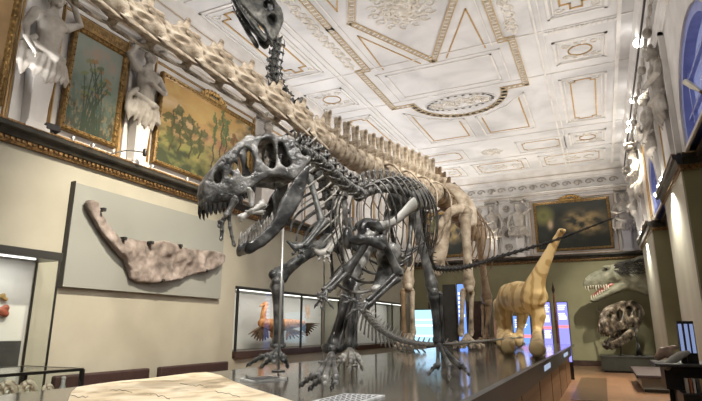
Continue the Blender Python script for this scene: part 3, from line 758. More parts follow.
# ------------------------------------------------------------ grey wall panel with the fossil
PXF = XL + .1
c = [onX(*p, PXF) for p in ((73, 185), (222, 226), (222, 299.5), (61.5, 288))]
y0, y1, z0, z1 = c[0].y + .05, c[1].y + .1, 2.12, 3.88
tp = thing('fossil_mount', 'large grey display panel mounted on the left wall', 'panel', (XL, (y0 + y1) / 2, z0))
obj('board', MB().box((XL, y0, z0), (PXF, y1, z1)), 'panel', tp, False, bevel=.005)
obj('edge_strip', MB().box((XL, y0 - .022, z0 - .02), (PXF + .004, y0 - .001, z1 + .02)), 'black', tp, False)
out = [(88.5, 200.5), (92, 199.5), (96, 203), (99, 209), (103, 214), (108, 222), (113, 229), (119, 236), (125, 240), (133, 238.5), (141, 240), (150, 241.5), (162, 241), (172, 243), (183, 247), (196, 249.5), (210, 250.5), (221, 252), (224.5, 256), (224, 262), (219, 267), (207, 271), (196, 274), (180, 279), (165, 281.5), (150, 283), (138, 282.5), (132, 278.5), (129, 270), (126, 260), (119, 253), (110, 243), (102, 232), (95, 221), (89, 211), (86.5, 204)]
yz = [(onX(*p, XL + .2).y, onX(*p, XL + .2).z) for p in out]
me = fill2d(yz, [], .12); me = remesh(me, .026, 3)
for v in me.vertices:
    n = noise.fractal(V((v.co.x * 4, v.co.y * 4, v.co.z)), 1, 2, 4); v.co.z += (.05 * n + .03 * math.sin(v.co.y * 9 + v.co.x * 3)) * (1 if v.co.z > 0 else 0)
    v.co.x += .02 * noise.noise(v.co * 7); v.co.y += .02 * noise.noise(v.co * 6 + V((3, 1, 2)))
me.transform(Matrix(((0, 0, 1, XL + .175), (1, 0, 0, 0), (0, 1, 0, 0), (0, 0, 0, 1))))
o = obj('fossil_jaw', me, 'fossil'); tag(o, 'long brown hooked fossil jaw mounted on the grey wall panel', 'fossil')
for p in ((101, 210), (122, 239), (149, 243), (178, 246), (160, 281), (205, 271)):
    q = onX(*p, XL + .2); obj('clamp', MB().box((PXF, q.y - .03, q.z - .03), (XL + .30, q.y + .03, q.z + .03)), 'black', o, False)
# ------------------------------------------------------------ showcases
def display_case(label, x0, x1, ya, yb, z0, z1, posts, base='dkwood', lining=True, glass=True, strip=True, p=.035, hd=.07):
    t = thing('display_case', label, 'showcase', ((x0 + x1) / 2, (ya + yb) / 2, 0))
    obj('base_board', MB().box((x0, ya, .02 if x1 > -7.9 else z0 - .03), (x1 + (.03 if x1 > -7.9 else .06), yb, z0 + (0 if x1 > -7.9 else .13))), base, t, False, bevel=.006)
    mb = MB()
    for y in posts: mb.box((x1 - p, y - p, z0), (x1, y + p, z1))
    mb.box((x0, ya - p, z1), (x1, yb + p, z1 + hd)).box((x1 - p, ya, z0), (x1, yb, z0 + .04))
    mb.box((x0, ya - .012, z0), (x0 + .025, ya + .012, z1)).box((x0, yb - .012, z0), (x0 + .025, yb + .012, z1))
    obj('frame', mb, 'caseframe', t, False)
    if lining: obj('lining', MB().box((x0, ya + .05, z0), (x0 + .03, yb - .05, z1)).box((x0, ya + .05, z0), (x1 - .05, yb - .05, z0 + .02)), 'caseback', t, False)
    if glass:
        g = MB().box((x1 - .022, ya, z0), (x1 - .014, yb, z1)).box((x0, ya - .004, z0), (x1, ya + .004, z1)); obj('glass_pane', g, 'glass', t, False)
    if strip: obj('strip_lamp', MB().box((x1 - .12, ya + .1, z1 - .018), (x1 - .08, yb - .35, z1 - .002)), 'lampsoft', t, False)
    if strip: area('case_lamp', (x1 - .14, (ya + yb) / 2, z1 - .05), (x0 + .1, (ya + yb) / 2, z0 + .4), 14 * (yb - ya) * CASEK, yb - ya - .3, .06, (1, .96, .9))
    return t
CASEK = .17
display_case('tall lit showcase holding the orange feathered dinosaur', -8.92, -7.97, 10.5, 16.55, .8, 2.4, (10.54, 13.6, 15.0, 16.5))
display_case('lit showcase further along the left wall behind the tan skeleton', -8.92, -7.97, 17.45, 22.85, .76, 2.48, (17.5, 19.3, 21.1, 22.8))
display_case('dark topped wall showcase at the left edge of the view', -7.97, -7.4, 2.2, 5.36, .55, 2.46, (2.25, 5.34), p=.015, hd=.12)
for (px, py, r, lb, c) in ((3, 297, .05, 'small golden fossil mounted in the left edge showcase', (.5, .33, .12)), (1, 312, .085, 'small red fossil mounted in the left edge showcase', (.36, .09, .05))):
    q = onX(px, py, -7.9); mb = MB()
    for i in range(6): mb.ball(q + V((0, random.uniform(-r, r), random.uniform(-r, r) * .8)), (r * .5, r * .7, r * .6), 8, 6)
    o = obj('fossil_specimen', mb, noisy('specimen%d' % py, [tuple(x * .5 for x in c), c], 12), vox=.012); tag(o, lb, 'fossil', 'fossils in the left edge showcase')
q = onX(0, 341, -7.85); q2 = onX(13.5, 366, -7.85)
o = obj('plinth_block', MB().box((-7.94, q.y - .3, q2.z), (-7.75, q2.y, q.z)), 'rail', None, False, bevel=.006); tag(o, 'dark grey block inside the left edge showcase', 'block')
# low table vitrine
VX0, VX1, VY0, VY1 = -5.2, -4.4, 1.4, 3.54
t = thing('table_vitrine', 'low black framed glass table case behind the platform at far left', 'showcase', (-4.8, 2.5, 0))
obj('cabinet', MB().box((VX0, VY0, 0), (VX1, VY1, .86)), 'panel', t, False, bevel=.006)
mb = MB()
for x in (VX0, VX1):
    for y in (VY0, VY1): mb.box((x - .016, y - .016, .86), (x + .016, y + .016, 1.09))
    mb.box((x - .014, VY0, 1.075), (x + .014, VY1, 1.10))
for y in (VY0, VY1): mb.box((VX0, y - .014, 1.075), (VX1, y + .014, 1.10))
obj('frame', mb, 'caseframe', t, False)
obj('glass_lid', MB().box((VX0, VY0, 1.092), (VX1, VY1, 1.098)).box((VX1 - .004, VY0, .87), (VX1, VY1, 1.08)), 'glass', t, False)
M['shell'] = banded('shell_bands', (.62, .54, .42), (.30, .22, .15), 9, 'DIAGONAL', 6, .4)
for k, (px, py, r, lb) in enumerate(((6, 386, .07, 'broad ribbed shell at the left in the low table case'), (27, 383, .065, 'curled snail shell upright in the low table case'), (47, 388, .045, 'small pale shell nearest the tiny carving in the low table case'), (16, 388, .05, 'flat dark shell between two larger shells in the low table case'))):
    q = onX(px, py, -4.62); q.z = .862; mb = MB()
    pts = [q + V((.0, r * (1.1 - .8 * s) * math.cos(s * 11), r + r * (1.1 - .8 * s) * math.sin(s * 11))) + V((r * .5 * s, 0, 0)) for s in [i / 26 for i in range(27)]]
    mb.tube(pts, [r * (.52 - .42 * i / 26) for i in range(27)], 8)
    o = obj('sea_shell', mb, 'shell'); tag(o, lb, 'shell', 'shells in the low table case')
q = onX(62.5, 388, -4.62); q.z = .862
mb = MB().tube([q, q + UP * .05, q + UP * .09, q + UP * .12], [.022, .03, .018, .02], 8); mb.ball(q + UP * .14, .022, 8, 6)
o = obj('stone_figurine', mb, 'pale'); tag(o, 'tiny pale upright carving in the low glass table case', 'figurine')
# benches by the left wall
def bench(label, ya, yb, x0=-7.95, x1=-7.45):
    t = thing('wall_bench', label, 'bench', ((x0 + x1) / 2, (ya + yb) / 2, 0), 'benches along the left wall')
    obj('seat', MB().box((x0, ya, .36), (x1, yb, .46)), 'leather', t, False, bevel=.03)
    obj('backrest', MB().box((x0 + .12, ya, .46), (x0 + .24, yb, .745)), 'leather', t, False, bevel=.03)
    for y in (ya + .08, yb - .14): obj('leg', MB().box((x0 + .05, y, 0), (x1 - .05, y + .06, .36)), 'black', t, False)
bench('dark red leather bench along the left wall beside the black showcase post', 5.75, 7.66)
bench('dark red leather bench along the left wall next to the feathered dinosaur showcase', 7.93, 9.98)
# ------------------------------------------------------------ feathered dinosaur in the case
CXF = -8.4
M['orange'] = noisy('orange_plumage', [(.30, .09, .03), (.55, .22, .07), (.66, .36, .15)], 12, 6, .7, bump=.5, bscale=40)
M['brownf'] = noisy('brown_feather', [(.05, .025, .015), (.17, .085, .045)], 16, 5, .7, (1, 6, 1))
q = lambda px, py: onX(px, py, CXF)
t = thing('feathered_dinosaur', 'orange feathered dinosaur model with brown tail fan in the lit showcase', 'dinosaur model', q(285, 345))
b = MB().tube([q(262, 323), q(270, 325), q(282, 325), q(293, 324), q(303, 323)], [.13, .17, .18, .14, .09], 12)
b.tube([q(264, 324), q(263, 317), q(264, 310), q(266, 304)], [.12, .085, .075, .07], 10)
b.ball(q(265.5, 304), (.07, .09, .075), 10, 8); b.tube([q(264, 304), q(259.5, 306.5)], [.05, .02], 8)
for px in (274, 281):
    b.tube([q(px, 327), q(px - 2, 336), q(px + 3, 343), q(px + 1, 352)], [.1, .06, .035, .03], 8); b.tube([q(px + 1, 352), q(px - 4, 353)], .025, 6)
obj('body', b, 'orange', t, vox=.02)
for nm, root, tips, w in (('wing', (264, 325), [(250 + 2.2 * i, 331 + 10 * math.sin(.35 + i * .28) * (1 if i < 9 else 1)) for i in range(8)], .05), ('tail_fan', (301, 323), [(309 + 1.6 * i, 336 - 2.0 * i) for i in range(7)], .06), ('far_wing', (288, 328), [(288 + 3.5 * i, 340 - .8 * i) for i in range(7)], .04)):
    f = MB()
    for i, tp_ in enumerate(tips):
        a, e = q(*root), q(*tp_); e = e + V((.02 * i - .05, 0, 0)); f.tube([a, a.lerp(e, .55), e], [.04, w * 1.5, .02], 7, .25, (1, 0, 0))
    obj(nm, f, 'brownf' if nm != 'far_wing' else 'orange', t)
o = obj('fossil_print', MB().box((-8.885, onX(305, 318, -8.88).y, onX(305, 318, -8.88).z), (-8.87, onX(310, 305, -8.88).y, onX(310, 305, -8.88).z)), noisy('print_paper', [(.60, .36, .24), (.74, .66, .58)], 9, 4), None, False); tag(o, 'small orange print on the white back of the feathered dinosaur case', 'print')
# ------------------------------------------------------------ screens and info panels at the far end
M['screen'] = mat('lit_screen_cyan', (.1, .3, .4), .2, emit=(.42, .72, .95), estr=.62)
M['screenv'] = mat('lit_panel_violet', (.1, .1, .3), .3, emit=(.22, .22, .72), estr=.8)
M['screenb'] = mat('lit_panel_blue', (.1, .2, .4), .3, emit=(.16, .30, .85), estr=.6)
M['whitep'] = mat('lit_text', (.8, .8, .9), .4, emit=(.75, .78, 1), estr=.9)
M['redp'] = mat('lit_red_strip', (.6, .1, .1), .4, emit=(.8, .22, .28), estr=.7)
def kiosk(label, x0, x1, y, z0, z1, scr, rows, gap=.02, group='lit panels at the far end'):
    t = thing('info_panel', label, 'information panel', ((x0 + x1) / 2, y, 0), group)
    obj('stand', MB().box((x0, y, 0), (x1, y + .08, z1 + .02)), 'caseframe', t, False, bevel=.004)
    s = obj('lit_face', MB().box((x0 + gap, y - .012, z0), (x1 - gap, y, z1)), scr, t, False)
    w, h = x1 - x0 - 2 * gap, z1 - z0; mb, mr = MB(), MB()
    for (u0, v0, u1, v1, c) in rows:
        (mr if c else mb).box((x0 + gap + u0 * w, y - .016, z0 + v0 * h), (x0 + gap + u1 * w, y - .011, z0 + v1 * h))
    if mb.v: obj('text_block', mb, 'whitep', s, False)
    if mr.v: obj('red_strip', mr, 'redp', s, False)
    return t
def lines(v0, v1, n, u0=.1, u1=.9, rag=.2):
    r = random.Random(int(v0 * 100) + n); return [(u0, v1 - (v1 - v0) * (i + .7) / n, u1 - rag * r.random(), v1 - (v1 - v0) * (i + .15) / n, 0) for i in range(n)]
kiosk('violet lit information panel left of the brown carved post', -1.70, -1.42, 17.5, .5, 2.25, 'screenv', lines(.82, .96, 4) + [(.25, .66, .8, .78, 0)] + [(0, .54, 1, .59, 1)] + lines(.38, .52, 5) + lines(.06, .30, 6))
kiosk('violet lit information panel right of the brown carved post', -1.26, -.93, 17.5, .5, 2.24, 'screenv', lines(.86, .96, 3) + lines(.70, .82, 4) + [(0, .56, 1, .61, 1)] + lines(.12, .26, 5, .2, .6))
mr = MB()
for a, b_ in ((.15, .55),(.4, .8)):
    pass
t = thing('carved_post', 'slim brown carved post standing between two violet panels', 'post', (-1.29, 17.35, 0))
obj('shaft', MB().tube([(-1.29, 17.35, 0), (-1.29, 17.35, 1.6), (-1.29, 17.35, 2.5)], [.04, .045, .03], 10), noisy('carved_brown', [(.13, .05, .025), (.25, .11, .05)], 18, 4, .5), t)
obj('spear_tip', MB().tube([(-1.29, 17.35, 2.5), (-1.29, 17.35, 2.62), (-1.29, 17.35, 2.84)], [.02, .05, .004], 8), 'dkwood', t)
kiosk('blue lit screen behind the legs of the striped model', -2.6, -2.05, 17.6, .9, 1.85, 'screenb', lines(.6, .9, 4) + [(0, .3, 1, .4, 1)])
kiosk('bright cyan lit screen seen between tail and dark leg', -5.9, -4.95, 17.55, .95, 2.08, 'screen', lines(.68, .74, 1, .1, .95, .3) + lines(.5, .58, 1, .1, .8) + lines(.2, .28, 1, .08, .9))
kiosk('tall narrow blue panel between the tan front legs', -4.32, -4.02, 17.5, .4, 2.9, 'screenb', lines(.5, .9, 7))
kiosk('tall dark panel with thin violet edge beside the tan front legs', -4.85, -4.42, 17.7, .4, 2.9, 'rail', [])
kiosk('small pinkish sign board left of the striped model', -3.16, -3.0, 17.3, 1.18, 1.78, noisy('pinkish_board', [(.40, .24, .18), (.5, .32, .25)], 5), [])
# dark cabinets along the left background
t = thing('tall_cabinet', 'tall dark brown cabinet far along the left wall', 'cabinet', (-6.3, 22.8, 0))
obj('carcass', MB().box((-6.9, 22.7, 0), (-4.6, 23.6, 2.6)), 'dkwood', t, False, bevel=.02)
for x in (-6.85, -5.7): obj('door', MB().box((x, 22.66, .1), (x + 1.05, 22.7, 2.5)), 'dkwood', t, False, bevel=.01)
# ------------------------------------------------------------ striped sauropod model
M['sauro'] = banded('striped_cream_skin', (.62, .47, .24), (.42, .28, .11), 1.25, 'X', 9, .55, 1.4)
g = lambda px, py, f: P(px, py, f)
root = onZ(522, 347, PZ)
t = thing('sauropod_model', 'cream and brown striped long-necked dinosaur model on the platform', 'dinosaur model', (root.x, root.y, PZ))
b = MB()
b.tube([g(496, 318, 14.6), g(502, 306, 14.2), g(510, 297, 13.8), g(519, 297, 13.2), g(528, 298, 12.6), g(534, 297, 12.1), g(536, 290, 11.9)], [.07, .21, .36, .40, .38, .31, .23], 16, [1, 1, .9, .85, .85, .9, 1])
b.tube([g(534, 296, 12.1), g(534, 288, 11.95), g(538, 277, 11.8), g(545, 262, 11.6), g(553, 246, 11.4), g(559, 235, 11.2)], [.32, .25, .18, .135, .10, .075], 14)
b.tube([g(558.5, 236, 11.22), g(561, 231.5, 11.1), g(564.5, 230.5, 10.9)], [.075, .085, .045], 12)
def sleg(k, a, f0):
    pts = [g(*a[0], f0), g(*a[1], f0), g(*a[2], f0), onZ(*a[3], PZ + .14)]
    b.tube(pts, k, 12)
    e = onZ(*a[3], PZ + .085); b.ball(e, (k[-1] * 1.25, k[-1] * 1.35, .07), 10, 6)
sleg([.23, .165, .105, .12], ((534, 303), (539, 317), (537, 333), (537, 349)), 12.2)
sleg([.2, .14, .09, .10], ((524, 305), (522, 318), (520, 330), (519, 343)), 13.4)
sleg([.23, .165, .105, .12], ((507, 303), (506, 318), (509, 333), (508, 347)), 14.0)
sleg([.2, .14, .09, .1], ((500, 303), (500, 318), (500, 331), (501, 343)), 14.9)
obj('body', b, 'sauro', t, vox=.035, sm=3)
e = MB()
for s in (-1, 1): e.ball(g(561.5 + s * 1.2, 230.8, 11.02 + s * .05), .018, 8, 6)
obj('eye', e, 'black', t)
cl = MB()
for px, py in ((537, 349), (508, 347), (519, 343), (501, 343)):
    c_ = onZ(px, py, PZ + .035)
    for i in range(4): cl.ball(c_ + (RGT * (.07 * (i - 1.5))) - FWD * .15, (.03, .035, .035), 6, 5)
obj('claw', cl, 'pale', t)
# ------------------------------------------------------------ life-size tyrant head on the wall
TY = 22.2
M['trexskin'] = noisy('pale_green_grey_hide', [(.15, .15, .105), (.22, .22, .16), (.30, .295, .215)], 4, 8, .55, bump=.7, bscale=16, pos=[.3, .47, .64])
M['mane'] = noisy('dark_bristles', [(.022, .02, .016), (.075, .068, .055)], 16, 5, .8, (6, 1, 1), bump=.6, bscale=30)
M['mouth'] = mat('mouth_red', (.30, .09, .08), .35)
t = thing('dinosaur_head', 'pale green dinosaur head with open toothed jaws and dark mane on the wall', 'dinosaur model', (1.5, TY, 3))
h = lambda px, py, d=0: onY(px, py, TY) + V((0, d, 0))
def loft_head(st):
    mb = MB(); rings = []
    for px, yt, yb, w in st:
        a, c_ = h(px, yt), h(px, yb); m_ = (a + c_) / 2; r = (a.z - c_.z) / 2
        rings.append([V((m_.x, m_.y + w * math.cos(q) * (.62 + .38 * (1 - max(0, math.sin(q)))) , m_.z + r * math.sin(q))) for q in [2 * PI * i / 18 for i in range(18)]])
    return mb.loft(rings)
b = loft_head([(583.2, 282, 286.5, .08), (585, 278.5, 288, .15), (589, 275, 289, .19), (596, 271, 288.5, .21), (602, 269.5, 287.5, .25), (606, 266.5, 286.5, .33), (611, 265, 284, .36), (618, 263.5, 286, .36), (626, 261, 290, .36), (636, 258, 293, .38), (648, 254, 299, .42), (655, 252, 302, .43)])
for s in (-1, 1):
    b.ball(h(606.5, 267.8, s * .27), (.17, .09, .07), 10, 7); b.ball(h(586, 280, s * .12), (.05, .04, .04), 8, 6); b.ball(h(617, 275, s * .33), (.18, .1, .22), 10, 7)
b2 = loft_head([(590.5, 298.5, 301.5, .06), (592, 297, 302.5, .13), (597, 294, 302, .17), (604, 290, 299, .22), (611, 284.5, 296, .27), (619, 279, 293, .3), (627, 275, 291, .3)])
b.v, nb = b.v, None
for f in b2.f: b.f.append(tuple(i + len(b.v) for i in f))
b.v += b2.v
me = b.mesh(); me = remesh(me, .035, 2)
for v in me.vertices: v.co += v.normal * .018 * noise.noise(v.co * 9)
obj('head', me, 'trexskin', t)
m_ = MB()
m_.tube([h(593, 296, 0), h(602, 291, 0), h(612, 284, 0)], [.06, .11, .12], 10, 1.4)
obj('tongue', m_, 'mouth', t)
M['ivory'] = mat('ivory_tooth', (.62, .58, .46), .3)
for s in (-1, 1):
    for i in range(9):
        px = 585.5 + 2.6 * i; o_ = h(px, 287.2 - .12 * i, s * (.10 + .022 * i)); l = .11 + .06 * math.sin(i * 1.9)
        obj('tooth', MB().tube([o_ + UP * .03, o_ - UP * l * .55, o_ - UP * l + V((.03, 0, 0))], [.028, .022, .003], 6), 'ivory', t)
        px = 591.5 + 2.1 * i; o_ = h(px, 298 - 1.25 * i, s * (.08 + .022 * i)); l = .07 + .03 * math.sin(i * 1.7 + 1)
        obj('tooth', MB().tube([o_ - UP * .03, o_ + UP * l * .55, o_ + UP * l], [.024, .018, .003], 6), 'ivory', t)
    obj('eye', MB().ball(h(606.2, 269.8, s * .30), .045, 10, 8), 'black', t)
mn = MB(); rnd = random.Random(3)
for i in range(420):
    px = rnd.uniform(614, 648); w = rnd.uniform(-1.3, 1.3); k = (px - 614) / 41
    a = h(px, 264.5 - 8.5 * k + abs(w) * abs(w) * (5 + 8 * k), w * (.30 + .06 * k)); L_ = rnd.uniform(.12, .3)
    mn.tube([a, a + V((L_ * .6, w * .1, .09 - abs(w) * .09)), a + V((L_ * 1.2, w * .12, .02 - abs(w) * .16))], [.02, .014, .003], 4)
obj('mane', mn, 'mane', t)
# ------------------------------------------------------------ plinth, bench, touch-signs on the right
t = thing('museum_plinth', 'long dark green plinth under the brown skull by the end wall', 'plinth', (.65, 21.2, 0))
obj('block', MB().box((-.2, 20.8, .06), (1.45, 22.4, .5)), noisy('dark_green_block', [(.035, .038, .03), (.06, .062, .05)], 3), t, False, bevel=.01)
obj('kick_board', MB().box((-.14, 20.86, 0), (1.43, 22.34, .06)), 'black', t, False)
obj('top_slab', MB().box((-.22, 20.78, .5), (1.47, 22.42, .54)), 'rail', t, False, bevel=.006)
t = thing('gallery_bench', 'low bench with dark brown top and pale sides beside the right pier', 'bench', (.97, 16.2, 0))
obj('seat', MB().box((.58, 14.55, .33), (1.37, 17.9, .40)), 'leather', t, False, bevel=.012)
obj('pedestal', MB().box((.68, 14.7, .08), (1.3, 17.75, .33)), 'panel', t, False)
obj('kick_board', MB().box((.72, 14.74, 0), (1.26, 17.7, .08)), 'black', t, False)
t = thing('sign_stand', 'black stand with lower shelf at the right edge of the view', 'display stand', (1.15, 9, 0))
obj('cabinet', MB().box((.86, 8.5, 0), (1.49, 9.6, .62)), 'black', t, False, bevel=.01)
obj('worktop', MB().box((.60, 8.75, .94), (1.49, 9.75, .98)), 'rail', t, False, bevel=.006)
obj('back_board', MB().box((.92, 9.70, .6), (1.49, 9.75, .95)), 'black', t, False)
obj('support', MB().box((.72, 9.0, .62), (1.49, 9.68, .94)), 'black', t, False)
obj('support', MB().box((.80, 9.62, 0), (1.49, 9.68, .62)), 'black', t, False)
for k, (px, lb) in enumerate(((685, 'leftmost of three slim blue lit signs on the black stand'), (691, 'middle one of three slim blue lit signs on the black stand'), (696.5, 'rightmost of three slim blue lit signs on the black stand'))):
    a, b_ = onY(px - 2.3, 366, 9), onY(px + 2.3, 366, 9); tp_ = onY(px, 321, 9).z
    t2 = thing('lit_sign', lb, 'sign', ((a.x + b_.x) / 2, 9, .9), 'slim lit signs on the black stand')
    obj('housing', MB().box((a.x, 9, .9), (b_.x + .012, 9.07, tp_)), 'caseframe', t2, False, bevel=.004)
    s = obj('lit_face', MB().box((a.x + .012, 8.992, 1.12), (b_.x - .0, 9, tp_ - .04)), 'signblue' if 'signblue' in M else M.setdefault('signblue', mat('sign_blue', (.1, .12, .2), .3, emit=(.28, .36, .62), estr=.32)), t2, False)
for k in range(5):
    px = 685 + 3.6 * k; a = onY(px, 377, 8.6); c_ = [(.5, .46, .4), (.36, .12, .06), (.6, .58, .52), (.08, .08, .09), (.42, .33, .2)][k]
    o = obj('booklet', MB().box((a.x, 8.6, .622), (a.x + .028, 8.75, .80)), mat('booklet%d' % k, c_, .5), None, False); tag(o, ['pale booklet leftmost in the row on the black stand', 'reddish booklet on the black stand shelf', 'white booklet in the middle of the row on the black stand', 'black booklet on the black stand shelf', 'tan booklet rightmost in the row on the black stand'][k], 'booklet', 'booklets under the lit signs')
M['pinkbone'] = noisy('pinkish_cast_bone', [(.20, .12, .085), (.45, .32, .25), (.58, .46, .38)], 7, 6, .5, bump=.4, bscale=24)
k9 = lambda px, py: onY(px, py, 9.15)
mb = MB().tube([k9(657, 358), k9(663, 352), k9(670, 354), k9(675, 357)], [.05, .085, .075, .04], 10, .8); mb.ball(k9(668, 349), (.06, .05, .045), 8, 6); mb.ball(k9(674, 347.5), (.06, .05, .035), 8, 6)
o = obj('fossil_cast', mb, 'pinkbone', vox=.014); tag(o, 'lumpy pinkish fossil cast on the black stand, nearer the bench', 'fossil cast', 'fossil casts on the black stand')
k9 = lambda px, py: onY(px, py, 8.95)
mb = MB().tube([k9(666, 366), k9(673, 360), k9(681, 355), k9(689, 352)], [.05, .06, .055, .03], 10, .7); mb.ball(k9(667, 367), (.055, .05, .05), 8, 6)
o = obj('fossil_cast', mb, 'pale', vox=.014); tag(o, 'pale elongated fossil bone leaning on the black stand before the lit signs', 'fossil cast', 'fossil casts on the black stand')
o = obj('dark_floor_patch', MB().box((-.78, 12.5, 0), (-.08, 18.3, .012)), noisy('dark_floor_brown', [(.10, .055, .03), (.15, .085, .045)], 3, 5, .3), None, False); tag(o, 'thin dark brown sheet on the wooden floor beside the platform', 'mat')  # thin dark brown sheet marking a darker area of the floor
# ------------------------------------------------------------ lamps that can be seen
M['lampbig'] = mat('lamp_glow_large', (1, 1, 1), .4, emit=(1, .97, .9), estr=8)
TX, TZ = 1.38, 7.72
o = obj('light_track', MB().box((TX - .02, 2, TZ), (TX + .02, 23, TZ + .035)), 'dead', None, False); tag(o, 'thin dark light track below the right cornice', 'light track')
TS = []
for i, (px, py) in enumerate(((638.3, 43), (632, 101), (629, 123), (628, 131), (626, 145))):
    q = onX(px, py, TX); q = V((TX, q.y, q.z))
    t = thing('track_spotlight', ['large glowing track spotlight nearest on the right ceiling edge', 'second track spotlight along the right ceiling edge', 'third track spotlight, first of the close set beside the right figures', 'fourth track spotlight, middle of the close set beside the right figures', 'last track spotlight nearest the end wall'][i], 'spotlight', q, 'track spotlights on the right')
    d = (V((-1.5, q.y - 9, 1.5)) - q).normalized()
    TS.append(q + d * .14)
    obj('can', MB().tube([q - d * .2, q - d * .03], .1 if i == 0 else .06, 12), 'dead', t)
    obj('lens', MB().ball(q - d * .02, .11 if i == 0 else .066, 12, 8), 'lamp' if i else 'lampbig', t)
    obj('stem', MB().tube([q - d * .1, V((TX, q.y, TZ))], .012, 6), 'dead', t)
for i, (px, py) in enumerate(((655, 183), (658.5, 177), (661.5, 171.5))):
    q = onX(px, py, 1.5); q.z = 4.515
    t = thing('ledge_lamp', ['farthest of three white lamps on the right pier ledge', 'middle one of three white lamps on the right pier ledge', 'nearest of three white lamps on the right pier ledge'][i], 'lamp', q, 'lamps on the right pier ledge')
    obj('bracket', MB().box((q.x - .03, q.y - .03, q.z), (q.x + .03, q.y + .03, q.z + .08)), 'dead', t, False)
    obj('bulb', MB().ball(q + UP * .13, (.06, .07, .06), 10, 8), 'lamp', t)
q = onX(641, 229, 1.5); q.z = 4.515
t = thing('ledge_lamp', 'single white lamp on the right ledge near the end wall corner', 'lamp', q)
obj('bracket', MB().box((q.x - .03, q.y - .03, q.z), (q.x + .03, q.y + .03, q.z + .08)), 'dead', t, False); obj('bulb', MB().ball(q + UP * .13, (.06, .07, .06), 10, 8), 'lamp', t)
q = onX(50, 134, -7.8); q.z = 4.515
t = thing('floodlight', 'black floodlight lying on the ledge under the tall narrow painting', 'floodlight', q)
obj('housing', MB().obox(q + V((0, 0, .09)), V((.05, .02, .03)), V((-.02, .13, .02)), V((-.02, 0, .06))), 'dead', t, False, bevel=.01)
obj('bracket', MB().box((q.x - .03, q.y - .04, q.z), (q.x + .03, q.y + .04, q.z + .06)), 'dead', t, False)
for i, (px, py) in enumerate(((72, 145), (92, 151.5), (187, 180.5), (152, 167.5))):
    q = onX(px, py, -7.8); q.z = 4.515
    t = thing('ledge_lamp', ['small silver lamp on the left ledge below the plant painting, nearer the floodlight', 'small silver lamp on the left ledge below the right half of the plant painting', 'small silver lamp on the left ledge below the middle of the golden landscape', 'small silver lamp on the left ledge below the left corner of the golden landscape'][i], 'lamp', q, 'small lamps on the left ledge')
    obj('base', MB().box((q.x - .03, q.y - .05, q.z), (q.x + .03, q.y + .05, q.z + .02)), 'steel', t, False)
    obj('reflector', MB().tube([q + UP * .02, q + V((-.01, .01, .08))], [.025, .045], 10), 'steel', t)
t = thing('lamp_arm', 'thin black curved lamp arm on the left ledge before the second stucco figure', 'lamp', onX(106, 156, -7.75))
pts = spline([onX(107, 155, -7.75), onX(118, 152, -7.7), onX(130, 150.5, -7.6), onX(145, 152.5, -7.5)], 12)
obj('arm', MB().tube(pts, .012, 6), 'dead', t)
obj('lamp_head', MB().tube([pts[-1] + UP * .05, pts[-1] - UP * .05], .04, 8), 'dead', t)
obj('foot', MB().tube([V((pts[0].x, pts[0].y, 4.515)), pts[0]], [.03, .015], 8), 'dead', t)
# ------------------------------------------------------------ light
for y in (1, 4.2, 8.9, 12.2, 15.4, 18.6, 21.8):        # uplights on the ledges
    spot('uplight_left', (XL + .42, y, 4.62), (XL + 3.6, y, CZ), 150, 145, (1, .975, .955), 1, .12)
for y in (3, 6.5, 10, 13.4, 16.8, 20.2):
    spot('uplight_right', (1.28, y, 4.62), (-3.6, y, CZ - .3), 150, 150, (1, .925, .83), 1, .12)
for x in (-6.5, -4.2, -1.9, .4):
    spot('uplight_far', (x, YE - .42, 4.62), (x, YE - 3.2, CZ), 95, 125, (1, .90, .74), 1, .12)
# white swivel lamp in front of the near window
q = onX(686, 82, 1.55); q2 = onX(700, 91, 1.58)
t = thing('swivel_lamp', 'white cone lamp on a brass arm in front of the near blue-lit window', 'lamp', q2)
obj('shade', MB().tube([q, q.lerp(q2, .5), q2], [.05, .042, .02], 12), 'ivory', t)
obj('arm', MB().tube([q2, q2 + V((.1, .25, .02)), V((1.72, q2.y + .5, q2.z - .1))], .022, 8), 'gold', t)
# ============================================================ bones
def fr(a, b): return RGT * a + FWD * b
def bone(p0, p1, r, e0=1.7, e1=1.7, bow=0, flat=.85, ref=None, mb=None):
    p0, p1 = V(p0), V(p1); mb = mb or MB(); d = p1 - p0; x, y, z = frame_from(d, ref or UP if abs(d.normalized().z) < .9 else FWD)
    T = (0, .06, .14, .26, .42, .58, .74, .86, .94, 1)
    prof = (e0 * .85, e0, e0 * .8, 1.12, .98, .95, 1.08, e1 * .78, e1, e1 * .85)
    pts = [p0 + d * t + z * bow * math.sin(PI * t) * d.length for t in T]
    mb.tube(pts, [r * k for k in prof], 10, flat, z)
    for p, e, s in ((p0, e0, -1), (p1, e1, 1)):
        for q in (-1, 1): mb.ball(p + z * q * r * e * .5 + x * s * r * .3, (r * e * .55,) * 3, 8, 6)
    return mb
def flatbone(pts, w, th, ref, mb=None, seg=10):
    mb = mb or MB(); mb.tube(pts, w, seg, [th / k for k in w], ref); return mb
